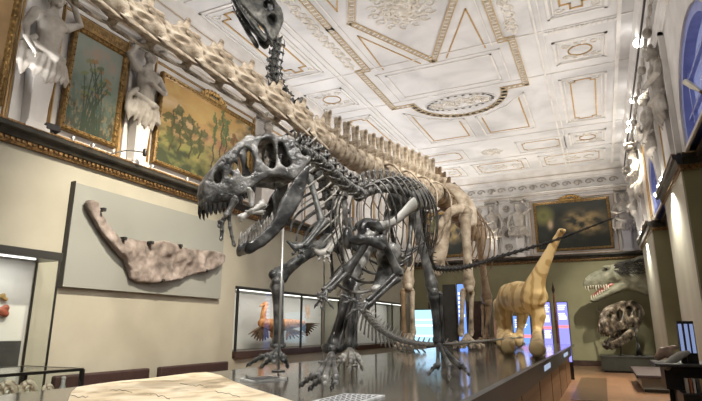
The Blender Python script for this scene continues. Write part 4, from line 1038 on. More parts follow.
def vertebra_proto(kind):
    mb = MB()
    if kind == 'neck':
        mb.tube([(-.52, 0, .02), (-.42, 0, .02), (-.2, 0, .03), (.1, 0, .02), (.34, 0, 0), (.5, 0, 0), (.58, 0, 0)], [.44, .47, .40, .34, .38, .42, .30], 16, .86, (0, 0, 1))
        mb.tube([(-.5, 0, .36), (-.1, 0, .30), (.3, 0, .28), (.5, 0, .3)], [.22, .22, .2, .15], 9, .8, (0, 0, 1))
        for s in (-1, 1):
            mb.tube([(.0, s * .1, .3), (.35, s * .24, .32), (.66, s * .3, .38)], [.16, .13, .09], 7, .5, (0, 0, 1))
            mb.tube([(.1, s * .12, .3), (-.25, s * .25, .46), (-.58, s * .3, .50)], [.15, .14, .1], 7, .5, (0, 0, 1))
            mb.tube([(-.1, s * .14, .36), (-.3, s * .17, .7), (-.36, s * .17, 1.02)], [.17, .10, .075], 8, .6, (1, 0, 0))
            mb.tube([(.3, s * .25, -.2), (.3, s * .4, -.40)], [.13, .09], 7)
            mb.tube([(.5, s * .38, -.40), (.25, s * .4, -.46), (-.3, s * .36, -.52), (-.72, s * .32, -.54)], [.04, .11, .07, .02], 7, .45, (0, 0, 1))
        me = remesh(mb.mesh(), .03, 2)
        for v in me.vertices:                 # hollows in the sides and behind the spines
            for cx, cz, rx, rz, dp in ((-.12, .02, .22, .13, .17), (.25, .0, .13, .1, .12), (-.2, .42, .16, .1, .1)):
                q = ((v.co.x - cx) / rx) ** 2 + ((v.co.z - cz) / rz) ** 2
                if q < 1 and abs(v.co.y) > .12: v.co.y -= math.copysign(dp * (1 - q), v.co.y)
        return me
    if kind == 'dorsal':
        mb.ball((.05, 0, -.04), (.42, .43, .41), 16, 12); mb.tube([(-.55, 0, 0), (-.45, 0, 0), (.45, 0, 0), (.55, 0, 0)], [.22, .25, .25, .18], 12, 1, (0, 0, 1))
        mb.tube([(0, 0, .2), (-.05, 0, .5)], [.17, .12], 8, .8, (1, 0, 0))
        for s in (-1, 1):
            mb.tube([(-.02, s * .04, .45), (-.06, s * .07, .8), (-.08, s * .085, 1.22)], [.10, .075, .085], 8, .6, (0, 1, 0))
            mb.tube([(.0, s * .1, .35), (.0, s * .35, .42), (0, s * .55, .38)], [.12, .08, .07], 8, .6, (0, 0, 1))
            mb.tube([(.0, s * .2, .05), (.0, s * .4, .16), (0, s * .5, .3)], [.09, .06, .05], 7)
        return remesh(mb.mesh(), .03, 1)
    if kind == 'tneck':
        mb.tube([(-.5, 0, 0), (-.3, 0, 0), (0, 0, 0), (.35, 0, 0), (.55, 0, 0)], [.40, .36, .27, .34, .3], 12, 1, (0, 0, 1))
        mb.tube([(-.3, 0, .35), (.3, 0, .38)], [.22, .2], 8); mb.tube([(-.02, 0, .4), (-.15, 0, .78), (-.2, 0, 1.0)], [.22, .17, .13], 8, .45, (1, 0, 0))
        for s in (-1, 1):
            mb.tube([(.1, s * .15, .3), (.45, s * .42, .42), (.72, s * .5, .5)], [.16, .14, .1], 7, .6, (0, 0, 1))
            mb.tube([(-.1, s * .15, .4), (-.5, s * .42, .58), (-.72, s * .46, .56)], [.17, .15, .1], 7, .6, (0, 0, 1))
            mb.tube([(.05, s * .2, .1), (.0, s * .55, -.1), (-.05, s * .68, -.34)], [.16, .12, .09], 7)
            mb.tube([(.2, s * .6, -.36), (-.4, s * .55, -.55), (-1.3, s * .45, -.75)], [.08, .07, .015], 6)
        return remesh(mb.mesh(), .04, 1)
    if kind == 'tdorsal':
        mb.tube([(-.5, 0, 0), (-.4, 0, 0), (0, 0, 0), (.4, 0, 0), (.5, 0, 0)], [.30, .32, .22, .32, .30], 12, 1, (0, 0, 1))
        mb.tube([(-.3, 0, .3), (.3, 0, .3)], [.16, .16], 8)
        mb.tube([(0, 0, .3), (-.05, 0, .75), (-.08, 0, 1.15)], [.30, .28, .33], 8, .28, (1, 0, 0))
        for s in (-1, 1):
            mb.tube([(0, s * .1, .32), (-.05, s * .4, .46), (-.1, s * .62, .5)], [.17, .13, .11], 8, .5, (1, 0, 0))
            mb.tube([(-.5, s * .12, .4), (.5, s * .12, .36)], [.08, .08], 6)
        return remesh(mb.mesh(), .035, 1)
    if kind == 'caudal':
        mb.tube([(-.5, 0, 0), (-.38, 0, 0), (0, 0, 0), (.38, 0, 0), (.5, 0, 0)], [.30, .32, .22, .32, .30], 10, 1, (0, 0, 1))
        mb.tube([(-.2, 0, .25), (.25, 0, .25)], [.13, .13], 7)
        mb.tube([(-.05, 0, .25), (-.25, 0, .65), (-.42, 0, 1.0)], [.20, .14, .12], 7, .4, (1, 0, 0))
        for s in (-1, 1):
            mb.tube([(0, s * .15, .1), (-.1, s * .5, .1), (-.2, s * .8, .06)], [.14, .1, .07], 7, .5, (1, 0, 0))
            mb.tube([(.1, s * .08, .28), (.65, s * .14, .42)], [.09, .06], 6)
        return remesh(mb.mesh(), .04, 1)
    if kind == 'whip':
        mb.tube([(-.5, 0, 0), (-.38, 0, 0), (0, 0, 0), (.38, 0, 0), (.5, 0, 0)], [.5, .52, .34, .52, .5], 10, 1, (0, 0, 1))
        mb.tube([(-.3, 0, .4), (.2, 0, .42), (.55, 0, .62), (.8, 0, .8)], [.2, .2, .16, .08], 7)
        mb.tube([(-.1, 0, -.4), (-.4, 0, -.75), (-.7, 0, -.95)], [.15, .13, .06], 7, .6, (1, 0, 0))
        mb.tube([(-.05, 0, .4), (-.35, 0, .8), (-.55, 0, 1.0)], [.17, .12, .06], 7, .5, (1, 0, 0))
        return remesh(mb.mesh(), .06, 1)
PROTO = {}
def vert(name, kind, a, b, s, m, parent, up=UP, label=None, grow=1.0):
    key = (kind, m)
    if key not in PROTO:
        me = vertebra_proto(kind); me.materials.clear(); me.materials.append(M[m]); PROTO[key] = me; me.name = name
    a, b = V(a), V(b); d = b - a; x, y, z = frame_from(d, up)
    W = Matrix(((x.x * d.length * grow, y.x * s, z.x * s, 0), (x.y * d.length * grow, y.y * s, z.y * s, 0), (x.z * d.length * grow, y.z * s, z.z * s, 0), (0, 0, 0, 1)))
    W.translation = (a + b) / 2
    return inst(name, PROTO[key], W, parent)
def chain(name, kind, pts, s0, s1, m, parent, up=UP, grow=1.0):
    for i in range(len(pts) - 1): vert(name, kind, pts[i + 1], pts[i], lerp(s0, s1, i / max(1, len(pts) - 2)), m, parent, up, grow=grow)
def digits(parent, ankle, bases, tips, m, r, claw=True, arch=.4, nseg=3, mt='metatarsal', cm=None):
    for b_, tp in zip(bases, tips):
        b_, tp = V(b_), V(tp)
        if mt: obj(mt, bone(V(ankle).lerp(b_, .06), b_, r, 1.35, 1.5), m, parent)
        d = tp - b_; pts = [b_ + d * k + UP * (arch * r * 3 * math.sin(PI * (.15 + .8 * k))) * (1 - k * .2) for k in [i / (nseg + .7) for i in range(nseg + 1)]]
        mb = MB()
        for i in range(nseg): bone(pts[i], pts[i + 1], r * (.82 - .12 * i), 1.35, 1.45, mb=mb)
        o = obj('toe' if mt == 'metatarsal' else 'finger', mb, m, parent)
        if claw:
            e = pts[-1]; obj('claw', MB().tube([e, e.lerp(tp, .5) + UP * r * .5, tp], [r * .85, r * .65, r * .08], 7), cm or m, o)
def rib(b, side, down, back, w, hgt, sweep, r, m, parent, name='rib', up0=.03):
    b = V(b); pts = [b + side * .05 + UP * up0, b + side * w * .6 + UP * (up0 + .02) + back * .02, b + side * w * .97 - UP * hgt * .2 + back * sweep * .2, b + side * w - UP * hgt * .48 + back * sweep * .5, b + side * w * .82 - UP * hgt * .78 + back * sweep * .82, b + side * w * .55 - UP * hgt + back * sweep]
    pts = spline(pts, 13); n = len(pts)
    mb = MB().tube(pts, [r * (1.25 if i < 3 else 1.0) * (1 - .45 * (i / n) ** 3) for i in range(n)], 7, .6, back)
    return obj(name, mb, m, parent)

# ------------------------------------------------------------ a skull from its profile
class Prof:
    def __init__(s, p0, head, Wc, wf): 
        s.p0 = V(p0); s.u = -V(head).normalized(); s.u.z = 0; s.u.normalize(); s.n = UP.cross(s.u) ; s.Wc = Wc; s.wf = wf
        if s.n.dot(s.p0 - O) < 0: s.n = -s.n
    def uv(s, px, py):
        w = s.Wc
        for k in range(5):
            q = onN(px, py, s.p0 + s.n * (s.Wc - w), s.n); d = q - s.p0; u, v = d.dot(s.u), d.z; w = s.wf(u, v)
        return (u, v)
    def at(s, u, v, side, t=0): return s.p0 + s.u * u + UP * v + s.n * (s.Wc - side * (s.wf(u, v) + t))
def skull_mesh(pr, outline, holes, thick, top=(), bars=(), vox=.011, sm=2, roof_r=.018, noise_a=.004, both=True):
    o2 = [pr.uv(*p) for p in outline]; h2 = [[pr.uv(*p) for p in h_] for h_ in holes]
    flat = remesh(fill2d(o2, h2, thick), vox, 2)
    mb = MB()
    for side in ((1, -1) if both else (1,)):
        src = mesh_mb(flat); src.v = [pr.at(v.x, v.y, side, v.z) for v in src.v]
        k = len(mb.v); mb.v += src.v; mb.f += [tuple(i + k for i in f) for f in src.f]
    tp = [pr.uv(*p) for p in top]
    for a, b_ in zip(tp, tp[1:]):
        L_ = math.hypot(b_[0] - a[0], b_[1] - a[1]); n = max(1, int(L_ / .014))
        for i in range(n):
            u, v = lerp(a[0], b_[0], i / n), lerp(a[1], b_[1], i / n); mb.tube([pr.at(u, v - roof_r * .8, 1), pr.at(u, v - roof_r * .5, 0), pr.at(u, v - roof_r * .8, -1)], roof_r, 6)
    for (px, py, r) in bars:
        u, v = pr.uv(px, py); mb.tube([pr.at(u, v, 1), pr.at(u, v, -1)], r, 8)
    me = remesh(mb.mesh(fix=True), vox, sm)
    for v in me.vertices: v.co += v.normal * noise_a * noise.fractal(v.co * 14, 1, 2, 3)
    return me
def teeth(pr, line, n, l, r, parent, m, down=-1, lean=0, jitter=.25, back=0.3):
    pts = [pr.uv(*p) for p in line]; rnd = random.Random(n)
    tot = len(pts) - 1
    for side in (1, -1):
        for i in range(n):
            t = (i + .5) / n * tot; k = min(int(t), tot - 1); u = lerp(pts[k][0], pts[k + 1][0], t - k); v = lerp(pts[k][1], pts[k + 1][1], t - k)
            L_ = l * (1 + rnd.uniform(-jitter, jitter)) * (1 - .35 * i / n); c = pr.at(u, v, side)
            d = UP * down; x = pr.u * back
            obj('tooth', MB().tube([c - d * L_ * .25, c + d * L_ * .35, c + d * L_ * .75 + x * L_ * .2, c + d * L_ + x * L_ * .42], [r, r * .85, r * .5, r * .06], 6, .7, pr.u), m, parent)

# ============================================================ the large striding dark skeleton
HD = V((0, 0, 0)) + fr(-.287, -.958); LS = fr(.958, -.287)              # heading and left side
hip = P(412, 205, 5.25)
A = thing('theropod_skeleton', 'dark grey striding toothed dinosaur skeleton with gaping jaws in front', 'dinosaur skeleton', (hip.x, hip.y, PZ))
ap = Prof(P(262, 165, 3.12), fr(-math.cos(.56), -math.sin(.56)), .155, lambda u, v: lerp(.035, .155, max(0, min(1, (u + .45) / .78)) ** .85) * (1 - .28 * max(0, min(1, (v - .02) / .22))))
oo = [(208, 207), (204.5, 198), (203.5, 188), (206, 180), (213, 169), (220.5, 160.5), (227.5, 152.5), (235, 146), (241, 140.5), (246, 135), (250.5, 133.8), (254, 137.5), (258, 136.8), (265, 134), (271, 135.8), (278, 137.5), (285, 136), (292, 140.5), (297, 149), (303, 157), (309, 154.5), (311, 160), (304, 168), (299, 174), (295, 180), (289, 180.5), (280, 177), (271, 176.5), (263, 180), (255, 186), (247, 191.5), (239, 197), (228, 201.5), (215, 204)]
naris = [(213, 178), (215.5, 169.5), (221, 169), (222, 177), (219.5, 184), (214.5, 183.5)]
maxf = [(228, 175), (230.5, 172.2), (233, 175.5), (233.2, 179), (230, 179)]
ant0 = [(230.5, 166.5), (235.5, 160.5), (237, 166), (236.5, 173), (233, 170)]
antf = [(238, 157), (241, 150), (245.5, 146.5), (250.5, 151), (254, 160), (254, 170), (249.5, 176), (242, 176.5), (238.5, 168)]
orb = [(257, 146), (261.5, 140), (268.5, 139.5), (273.5, 144), (275.5, 153), (276, 164), (272.5, 170), (265.5, 165.5), (259.5, 158)]
ltf = [(277.5, 141.5), (282, 142), (285.5, 150), (288.5, 158), (291.5, 164.5), (286, 168), (281, 165.5), (278, 156)]
me = skull_mesh(ap, oo, [naris, maxf, ant0, antf, orb, ltf], .036, [(205, 190), (207, 181), (213.5, 170), (221, 161.5), (228, 153.5), (235.5, 147), (241.5, 142)], [(208, 200, .025), (259, 138.5, .022), (266, 136.5, .03), (272, 137.5, .03), (279, 139.5, .026), (285, 138.5, .026), (292, 142, .026), (297, 152, .03), (303, 162, .025), (293, 177, .025), (240, 190, .02), (222, 195, .03), (255, 180, .018), (300, 158, .03)], vox=.0095, sm=1)
sk = obj('skull', me, 'alloskull', A)
teeth(ap, [(204, 206), (215, 203.5), (228, 200.8), (239, 196.5), (247, 191), (256, 185.5)], 13, .066, .0135, sk, 'allodark')
inner = MB()                           # palate and braincase bones seen through the openings
for s in (-1, 1):
    u0, v0 = ap.uv(240, 178); u1, v1 = ap.uv(288, 172); inner.tube([ap.at(u0, v0, s * .4), ap.at((u0 + u1) / 2, (v0 + v1) / 2 - .01, s * .5), ap.at(u1, v1 - .03, s * .8)], [.018, .03, .025], 8, .5, UP)
    u0, v0 = ap.uv(285, 150); inner.tube([ap.at(u0, v0 + .05, s * .3), ap.at(u0 - .02, v0 - .1, s * .5), ap.at(u0 + .0, v0 - .2, s * .75)], [.03, .02, .025], 8, .6)
u0, v0 = ap.uv(284, 146); inner.ball(ap.at(u0, v0, 0), (.08, .08, .08), 10, 8)
obj('palate', inner, 'alloskull', sk)
jp = Prof(P(266, 205, 3.10), fr(-math.cos(.62), -math.sin(.62)), .15, lambda u, v: lerp(.022, .15, max(0, min(1, (u + .24) / .6)) ** .85))
jo = [(245, 251), (245, 245), (248, 241.5), (254.5, 237.5), (261, 232), (268, 225.5), (273, 219), (277, 208.5), (281, 200), (286, 190.5), (292, 181.5), (299, 172), (305, 165), (310, 165.5), (308.5, 177), (305, 190), (299.5, 204), (293, 216), (284.5, 227), (275, 237), (265, 245.5), (255, 252), (247, 256)]
me = skull_mesh(jp, jo, [[(296, 187), (299, 182), (301.5, 184.5), (298.5, 190)]], .034, [], [(248, 249.5, .02), (251, 250, .02)], vox=.011)
jw = obj('lower_jaw', me, 'allodark', A)
teeth(jp, [(248, 241.5), (254.5, 237.5), (261, 232), (267.5, 226), (273, 218.5)], 9, .075, .015, jw, 'tooth', down=1, back=.15)
spine = [P(418, 197, 5.55), P(408, 190, 5.2), P(392, 184.5, 4.8), P(374, 185, 4.42), P(358, 192, 4.08)]
sp_ = spline(spine, 13)
chain('dorsal_vertebra', 'tdorsal', [p - UP * .04 for p in sp_], .14, .14, 'allo', A)
nk = spline([sp_[-1], P(346, 186, 3.86), P(332, 174, 3.66), P(317, 160, 3.5), P(303, 151, 3.38), P(296, 150, 3.3)], 10)
chain('neck_vertebra', 'tneck', nk, .135, .12, 'allo', A, grow=1.0)
tl = spline([sp_[0], P(424, 224, 5.85), P(428, 252, 6.2), P(434, 267, 6.5), P(446, 269, 6.7), P(462, 268, 6.95), P(480, 263.5, 7.25), P(500, 257, 7.55), P(525, 249.5, 7.85), P(550, 242, 8.1), P(580, 231, 8.35), P(611, 219, 8.55)], 47)
for i in range(46):
    k = i / 45; s = .12 * (1 - k) ** 1.1 + .02 if i < 12 else lerp(.066, .022, (i - 12) / 33)
    vert('tail_vertebra', 'caudal' if i < 12 else 'whip', tl[i + 1], tl[i], s, 'allo' if i < 12 else 'allodark', A)
for i in range(2, 13):
    k = (i - 2) / 10; b = sp_[i]
    for s in (1, -1): rib(b, LS * s, 0, -HD, lerp(.24, .30, math.sin(PI * k)), lerp(.52, .78, math.sin(PI * (.15 + .7 * k))), lerp(.34, .12, k), .0125, 'allo', A)
    
for i in range(6):                      # belly ribs
    c = sp_[12].lerp(sp_[3], i / 6) - UP * (.80 - .04 * i)
    pts = [c + LS * s * .2 + UP * (.08 * s * s) - HD * .06 * abs(s) for s in (-1, -.5, 0, .5, 1)]
    obj('belly_rib', MB().tube(spline(pts, 9), .012, 6), 'allo', A)
# pelvis
il = MB()
for s in (1, -1):
    pts = [P(424, 203, 5.7) + LS * s * .1, P(414, 200, 5.35) + LS * s * .14, P(402, 200, 5.0) + LS * s * .12]
    flatbone(pts, [.08, .12, .09], .03, UP, il)
    c = hip + LS * (.13 * s - .13); bone(c - UP * .06, c + HD * .30 - UP * .62, .03, 1.5, 2.0, mb=il); bone(c - UP * .06, c - HD * .42 - UP * .42, .026, 1.5, 1.6, mb=il)
il.ball(hip + HD * .32 - UP * .66 - LS * .13, (.07, .07, .06), 10, 7)
obj('pelvis', il, 'allo', A, vox=.016)
# left hind leg
K1 = P(433, 290, 5.12); An1 = P(438, 343, 5.22)
obj('femur', bone(P(412, 203, 5.12), K1, .05, 1.55, 1.6, .03), 'allo', A)
obj('tibia', bone(K1 - UP * .03, An1, .042, 1.8, 1.45), 'allodark', A); obj('fibula', bone(K1 + LS * .07 - UP * .04, An1 + LS * .05, .018, 1.7, 1.4), 'allodark', A)
tb = [onZ(*p, PZ + .10) for p in ((438, 366), (450, 367), (460, 366))]; tt = [onZ(*p, PZ + .025) for p in ((427, 377), (449, 381), (471, 378))]
digits(A, An1, tb, tt, 'allodark', .021)
# right hind leg striding forward
K2 = P(351, 277, 4.5); An2 = P(332, 348, 4.28)
obj('femur', bone(P(396, 214, 5.2), K2, .05, 1.55, 1.6, .02), 'allo', A)
obj('tibia', bone(K2 - UP * .03, An2, .042, 1.9, 1.5), 'allodark', A); obj('fibula', bone(K2 + LS * .06 - UP * .04, An2 + LS * .05, .018, 1.8, 1.4), 'allo', A)
an = MB().ball(An2 + fr(-.02, 0), (.07, .06, .045), 10, 7); an.ball(An2 + fr(.05, .02), (.055, .05, .04), 8, 6); obj('ankle_bone', an, 'allodark', A)
tb = [onZ(*p, PZ + .11) for p in ((317, 377), (325, 380), (336, 379))]; tt = [onZ(*p, PZ + .03) for p in ((299, 388.5), (308, 392), (331, 392))]
digits(A, An2 - UP * .04, tb, tt, 'allo', .022)
# shoulder girdle and arms
def scap(tip, mid, gl_, m, lab=None):
    return obj('shoulder_blade', flatbone(spline([tip, tip.lerp(mid, .5), mid, mid.lerp(gl_, .55), gl_], 11), [.06, .062, .052, .044, .04, .036, .036, .04, .055, .07, .06], .022, (gl_ - tip).cross(LS).normalized()), m, A, label=lab)
gl1 = P(370, 231, 4.0)
scap(P(414.5, 203.5, 4.35), P(394, 222, 4.18), gl1, 'pale', 'pale grey shoulder blade')
cc = MB(); cc.ball(P(364, 232, 3.98), (.05, .075, .1), 12, 9, (LS, HD, UP)); cc.tube([P(358, 226, 4.0), P(366, 222, 3.97), P(376, 224, 3.95), P(381, 230, 3.95)], [.035, .04, .042, .03], 8); cc.tube([P(352, 240, 3.95), P(360, 240, 3.95), P(372, 240, 3.95), P(384, 248, 3.95)], [.03, .05, .05, .03], 8)
obj('coracoid', cc, 'allodark', A, vox=.012)
gl2 = P(345, 232, 4.1)
scap(P(344, 188, 4.6), P(345, 210, 4.35), gl2, 'allo')
obj('coracoid', MB().ball(P(348, 238, 4.02), (.04, .08, .09), 12, 9, (LS, HD, UP)), 'allodark', A)
E2 = P(346, 271, 3.95)
obj('humerus', bone(P(369, 234, 3.95), E2, .032, 1.7, 1.6, -.05), 'allo', A)
Wr2 = P(327, 290, 3.85)
obj('radius', bone(E2 + LS * .02, Wr2 + LS * .02, .015, 1.5, 1.5), 'allo', A); obj('ulna', bone(E2 - LS * .03, Wr2 - LS * .02, .019, 1.7, 1.4), 'allo', A)
digits(A, Wr2, [P(318, 296, 3.83), P(321, 298, 3.8), P(326, 299, 3.8)], [P(334, 310, 3.76), P(322, 312, 3.76), P(314, 309, 3.8)], 'allo', .013, mt='hand_bone', arch=.8)
E1 = P(398, 274, 4.1)
obj('humerus', bone(P(380, 238, 3.98), E1, .032, 1.7, 1.6, .04), 'allo', A)
Wr1 = P(368, 303, 3.9)
obj('radius', bone(E1 + UP * .02, Wr1 + UP * .02, .015, 1.6, 1.5), 'allo', A); obj('ulna', bone(E1 - UP * .03, Wr1 - UP * .022, .019, 1.8, 1.4), 'allo', A)
digits(A, Wr1, [P(360, 307, 3.88), P(358, 304, 3.88), P(362, 311, 3.86)], [P(339, 296, 3.85), P(342, 305, 3.85), P(346, 318, 3.84)], 'allo', .013, mt='hand_bone', arch=.8)
br = MB()                                # breast plate with curved ridges
for i, y in enumerate((250, 257, 264, 271, 279)):
    w = (16, 18, 17, 13, 9)[i]; br.tube(spline([P(389 - w * .55, y - 3, 4.16), P(389, y + 2, 4.1), P(389 + w * .55, y - 3, 4.18)], 7), [.032, .038, .04, .042, .04, .038, .032], 8)
br.tube([P(389, 246, 4.14), P(388, 266, 4.14), P(378, 287, 4.1)], [.07, .085, .05], 8, .5, LS)
obj('breastbone', br, 'allo', A, vox=.012); br = MB().ball(P(377, 289, 4.08), (.05, .06, .035), 10, 7)
obj('breastbone_tip', br, 'pale', A)
# bones hanging from the jaws
t = thing('prey_bones', 'small pale limb bones with claws dangling from the gaping jaws', 'bones', P(243, 220, 3.0))
j0 = P(255, 214, 3.05); j1 = P(232, 203, 2.98)
obj('long_bone', bone(P(263, 204, 3.1), P(241, 218, 3.0), .017, 1.6, 1.5), 'pale', t); obj('long_bone', bone(P(262, 212, 3.1), P(247, 213, 3.02), .012, 1.5, 1.5), 'pale', t)
obj('foot_bone', bone(P(235, 200, 2.96), P(227, 215, 2.94), .02, 1.5, 1.5), 'alloskull', t)
obj('foot_bone', bone(P(249, 190, 2.98), P(252, 205, 3.0), .016, 1.5, 1.5), 'pale', t)
for pts in ([(226, 216), (222, 223), (222, 231), (221, 239)], [(229, 217), (230, 227), (232, 236), (234, 245)], [(227, 215), (224, 219), (220, 222), (219, 226)]):
    mb = MB(); q = [P(*p, 2.93) for p in pts]
    for a, b_ in zip(q, q[1:]): bone(a, b_, .011, 1.4, 1.3, mb=mb)
    o = obj('toe', mb, 'alloskull', t); 
# ============================================================ upright grey skeleton
ir = onZ(300, 368, PZ)
I = thing('ornithopod_skeleton', 'dark grey upright plant-eater skeleton with head near the ceiling behind the pale neck', 'dinosaur skeleton', (ir.x, ir.y, PZ))
ip = Prof(P(265, 12, 6.15), fr(-.82, -.57), .12, lambda u, v: lerp(.045, .12, max(0, min(1, (u + .55) / .6))) * (1 - .3 * max(0, min(1, (v + .02) / .3))))
io = [(212, -38), (220, -26), (228, -13), (236, -2), (243, 8), (250, 16), (258, 24), (263, 28), (266, 35), (272, 42), (276, 41), (279, 33), (283, 24), (283.5, 15), (281, 8), (276, 3), (272, -6), (264, -16), (252, -29), (238, -41), (222, -48)]
ih = [[(263, 2), (268, -1), (273, 3), (273.5, 9), (268, 12), (263.5, 8)], [(266, 17), (272, 13.5), (276, 18), (273, 26), (268.5, 24)], [(246, -8), (251, -9), (254, -3), (250, -1)], [(228, -28), (236, -31), (240, -24), (233, -20)]]
ik = obj('skull', skull_mesh(ip, io, ih, .06, [(216, -40), (224, -46), (238, -39), (252, -27), (264, -14), (272, -4), (277, 5), (282, 14)], [(274, 38, .03), (279, 25, .05), (225, -32, .04), (240, -14, .03)], vox=.018, roof_r=.03), 'iguan', I)
ij = [(216, -30), (226, -15), (233, -3), (238, 6), (246, 18), (253, 28), (260, 37), (264, 41.5), (267, 41), (267, 37), (263, 32), (258, 26), (255, 20), (250, 17), (244, 11), (236, 0), (229, -11), (220, -25)]
il_ = obj('lower_jaw', skull_mesh(ip, ij, [], .05, [], [(222, -22, .04)], vox=.018), 'iguan', I)
teeth(ip, [(240, 4), (247, 12.5), (254, 19.5), (259, 24)], 9, .04, .014, ik, 'tooth')
ic = spline([P(278, 40, 6.3), P(276, 52, 6.3), P(273.5, 64, 6.28), P(274, 76, 6.28), P(279, 89, 6.3), P(287, 100, 6.35)], 9)
chain('neck_vertebra', 'tneck', ic[::-1], .18, .14, 'iguan', I, up=-FWD)
idn = spline([P(287, 100, 6.35), P(297, 122, 6.42), P(308, 147, 6.5), P(318, 172, 6.58), P(327, 197, 6.66), P(334, 218, 6.74), P(341, 240, 6.85)], 16)
chain('dorsal_vertebra', 'tdorsal', idn[::-1], .22, .2, 'iguan', I, up=RGT + FWD * .6 + UP * .3)
IS = fr(.75, -.66); IB = fr(.66, .75)
for i in range(3, 14):
    k = (i - 3) / 10; b = idn[i]
    for s in (1, -1):
        w = .18 + .2 * math.sin(PI * (.2 + .7 * k)); d = lerp(.3, .5, math.sin(PI * (.2 + .7 * k)))
        pts = spline([b, b + IS * s * w * .7 - UP * .04, b + IS * s * w - IB * d * .35 - UP * .18, b + IS * s * w * .85 - IB * d * .7 - UP * .34, b + IS * s * w * .5 - IB * d - UP * .5], 11)
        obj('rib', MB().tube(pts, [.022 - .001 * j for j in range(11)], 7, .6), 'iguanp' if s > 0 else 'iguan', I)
itl = spline([P(341, 240, 6.85), P(346, 262, 7.0), P(354, 288, 7.15), P(364, 311, 7.35), P(378, 328, 7.6), P(396, 338.5, 7.85), P(418, 344, 8.15), P(445, 344.5, 8.45), P(480, 341.5, 8.95), P(521, 337.5, 9.5)], 44)
for i in range(43):
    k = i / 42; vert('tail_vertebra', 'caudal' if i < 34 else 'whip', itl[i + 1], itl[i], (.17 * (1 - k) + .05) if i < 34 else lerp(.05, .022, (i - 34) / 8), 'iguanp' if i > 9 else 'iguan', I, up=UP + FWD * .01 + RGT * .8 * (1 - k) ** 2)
    if 4 < i < 30:
        a = itl[i]; d = (itl[i + 1] - itl[i]).normalized(); z = (UP + RGT * (1.2 * (1 - k) ** 2)); z = (z - d * z.dot(d)).normalized(); L_ = .30 * (1 - k * .9)
        obj('chevron', MB().tube([a - z * .05, a - z * L_ * .6 + d * .05, a - z * L_ + d * .12], [.02, .014, .012], 6), 'iguanp', I)
ih_ = P(338, 240, 6.8)
pv = MB(); 
for s in (1, -1):
    c = ih_ + IS * s * .16; flatbone([c + UP * .25, c, c - UP * .1 + IB * .25], [.12, .16, .07], .03, IB, pv)
    bone(c, c - IB * .5 - UP * .25, .03, 1.5, 1.8, mb=pv); bone(c, c - UP * .6 + IB * .1, .03, 1.4, 1.5, mb=pv)
obj('pelvis', pv, 'iguan', I, vox=.02)
for (h0, kn, ank, toes, tips, mt_) in ((P(328, 242, 6.6), P(277, 278, 6.12), P(278, 345, 6.22), ((267, 357), (274, 359), (283, 358)), ((246, 367.5), (260, 369.5), (288, 369)), 'iguan'), (P(345, 240, 6.9), P(352, 290, 6.3), P(350, 345, 6.05), ((343, 358), (352, 359), (357, 357)), ((335, 371), (349, 374), (363, 371.5)), 'iguanp')):
    obj('femur', bone(h0, kn, .07, 1.5, 1.6, .03), mt_, I)
    obj('tibia', bone(kn - UP * .05, ank, .058, 1.75, 1.45), 'allodark', I); obj('fibula', bone(kn + IS * .09 - UP * .05, ank + IS * .07, .022, 1.5, 1.4), 'iguan', I)
    obj('ankle_bone', MB().ball(ank, (.1, .085, .05), 10, 7), 'iguan', I)
    digits(I, ank - UP * .05, [onZ(*p, PZ + .15) for p in toes], [onZ(*p, PZ + .035) for p in tips], mt_, .027)
for (sh, el, wr, m_, tps) in ((P(308, 172, 6.15), P(322, 222, 6.1), P(303, 246, 5.95), 'iguan', ((287, 243), (292, 256), (298, 259), (304, 260))), (P(330, 180, 6.6), P(342, 226, 6.5), P(326, 252, 6.3), 'iguanp', ((312, 250), (318, 262), (324, 264), (330, 264)))):
    obj('shoulder_blade', flatbone([sh + IB * .5 + UP * .1, sh + IB * .2 + UP * .02, sh], [.05, .06, .09], .03, UP), m_, I)
    obj('humerus', bone(sh, el, .045, 1.7, 1.5), m_, I); obj('ulna', bone(el, wr, .034, 1.7, 1.4), m_, I); obj('radius', bone(el + IS * .06, wr + IS * .05, .026, 1.5, 1.4), m_, I)
    digits(I, wr, [wr.lerp(P(*p, 5.9 if m_ == 'iguan' else 6.25), .4) for p in tps[1:]], [P(*p, 5.9 if m_ == 'iguan' else 6.25) for p in tps[1:]], m_, .022, mt='hand_bone', arch=.5)
    e = P(*tps[0], 5.9 if m_ == 'iguan' else 6.25); obj('thumb_spike', MB().tube([wr, wr.lerp(e, .5) + UP * -.03, e + UP * .02], [.05, .05, .012], 8), m_, I)
for (px, y0, y1) in ((278.5, 222, 371), (323, 172, 362), (352, 262, 366)):
    b_ = onZ(px, y1, PZ + .002); f_ = (b_ - O).dot(FWD); top = P(px, y0, f_); 
    o = obj('support_rod', MB().tube([b_, V((b_.x, b_.y, top.z))], .013, 10, round_caps=False), 'steel', I); obj('rod_foot', MB().tube([b_, b_ + UP * .012], .07, 14, round_caps=False), 'steel', o)
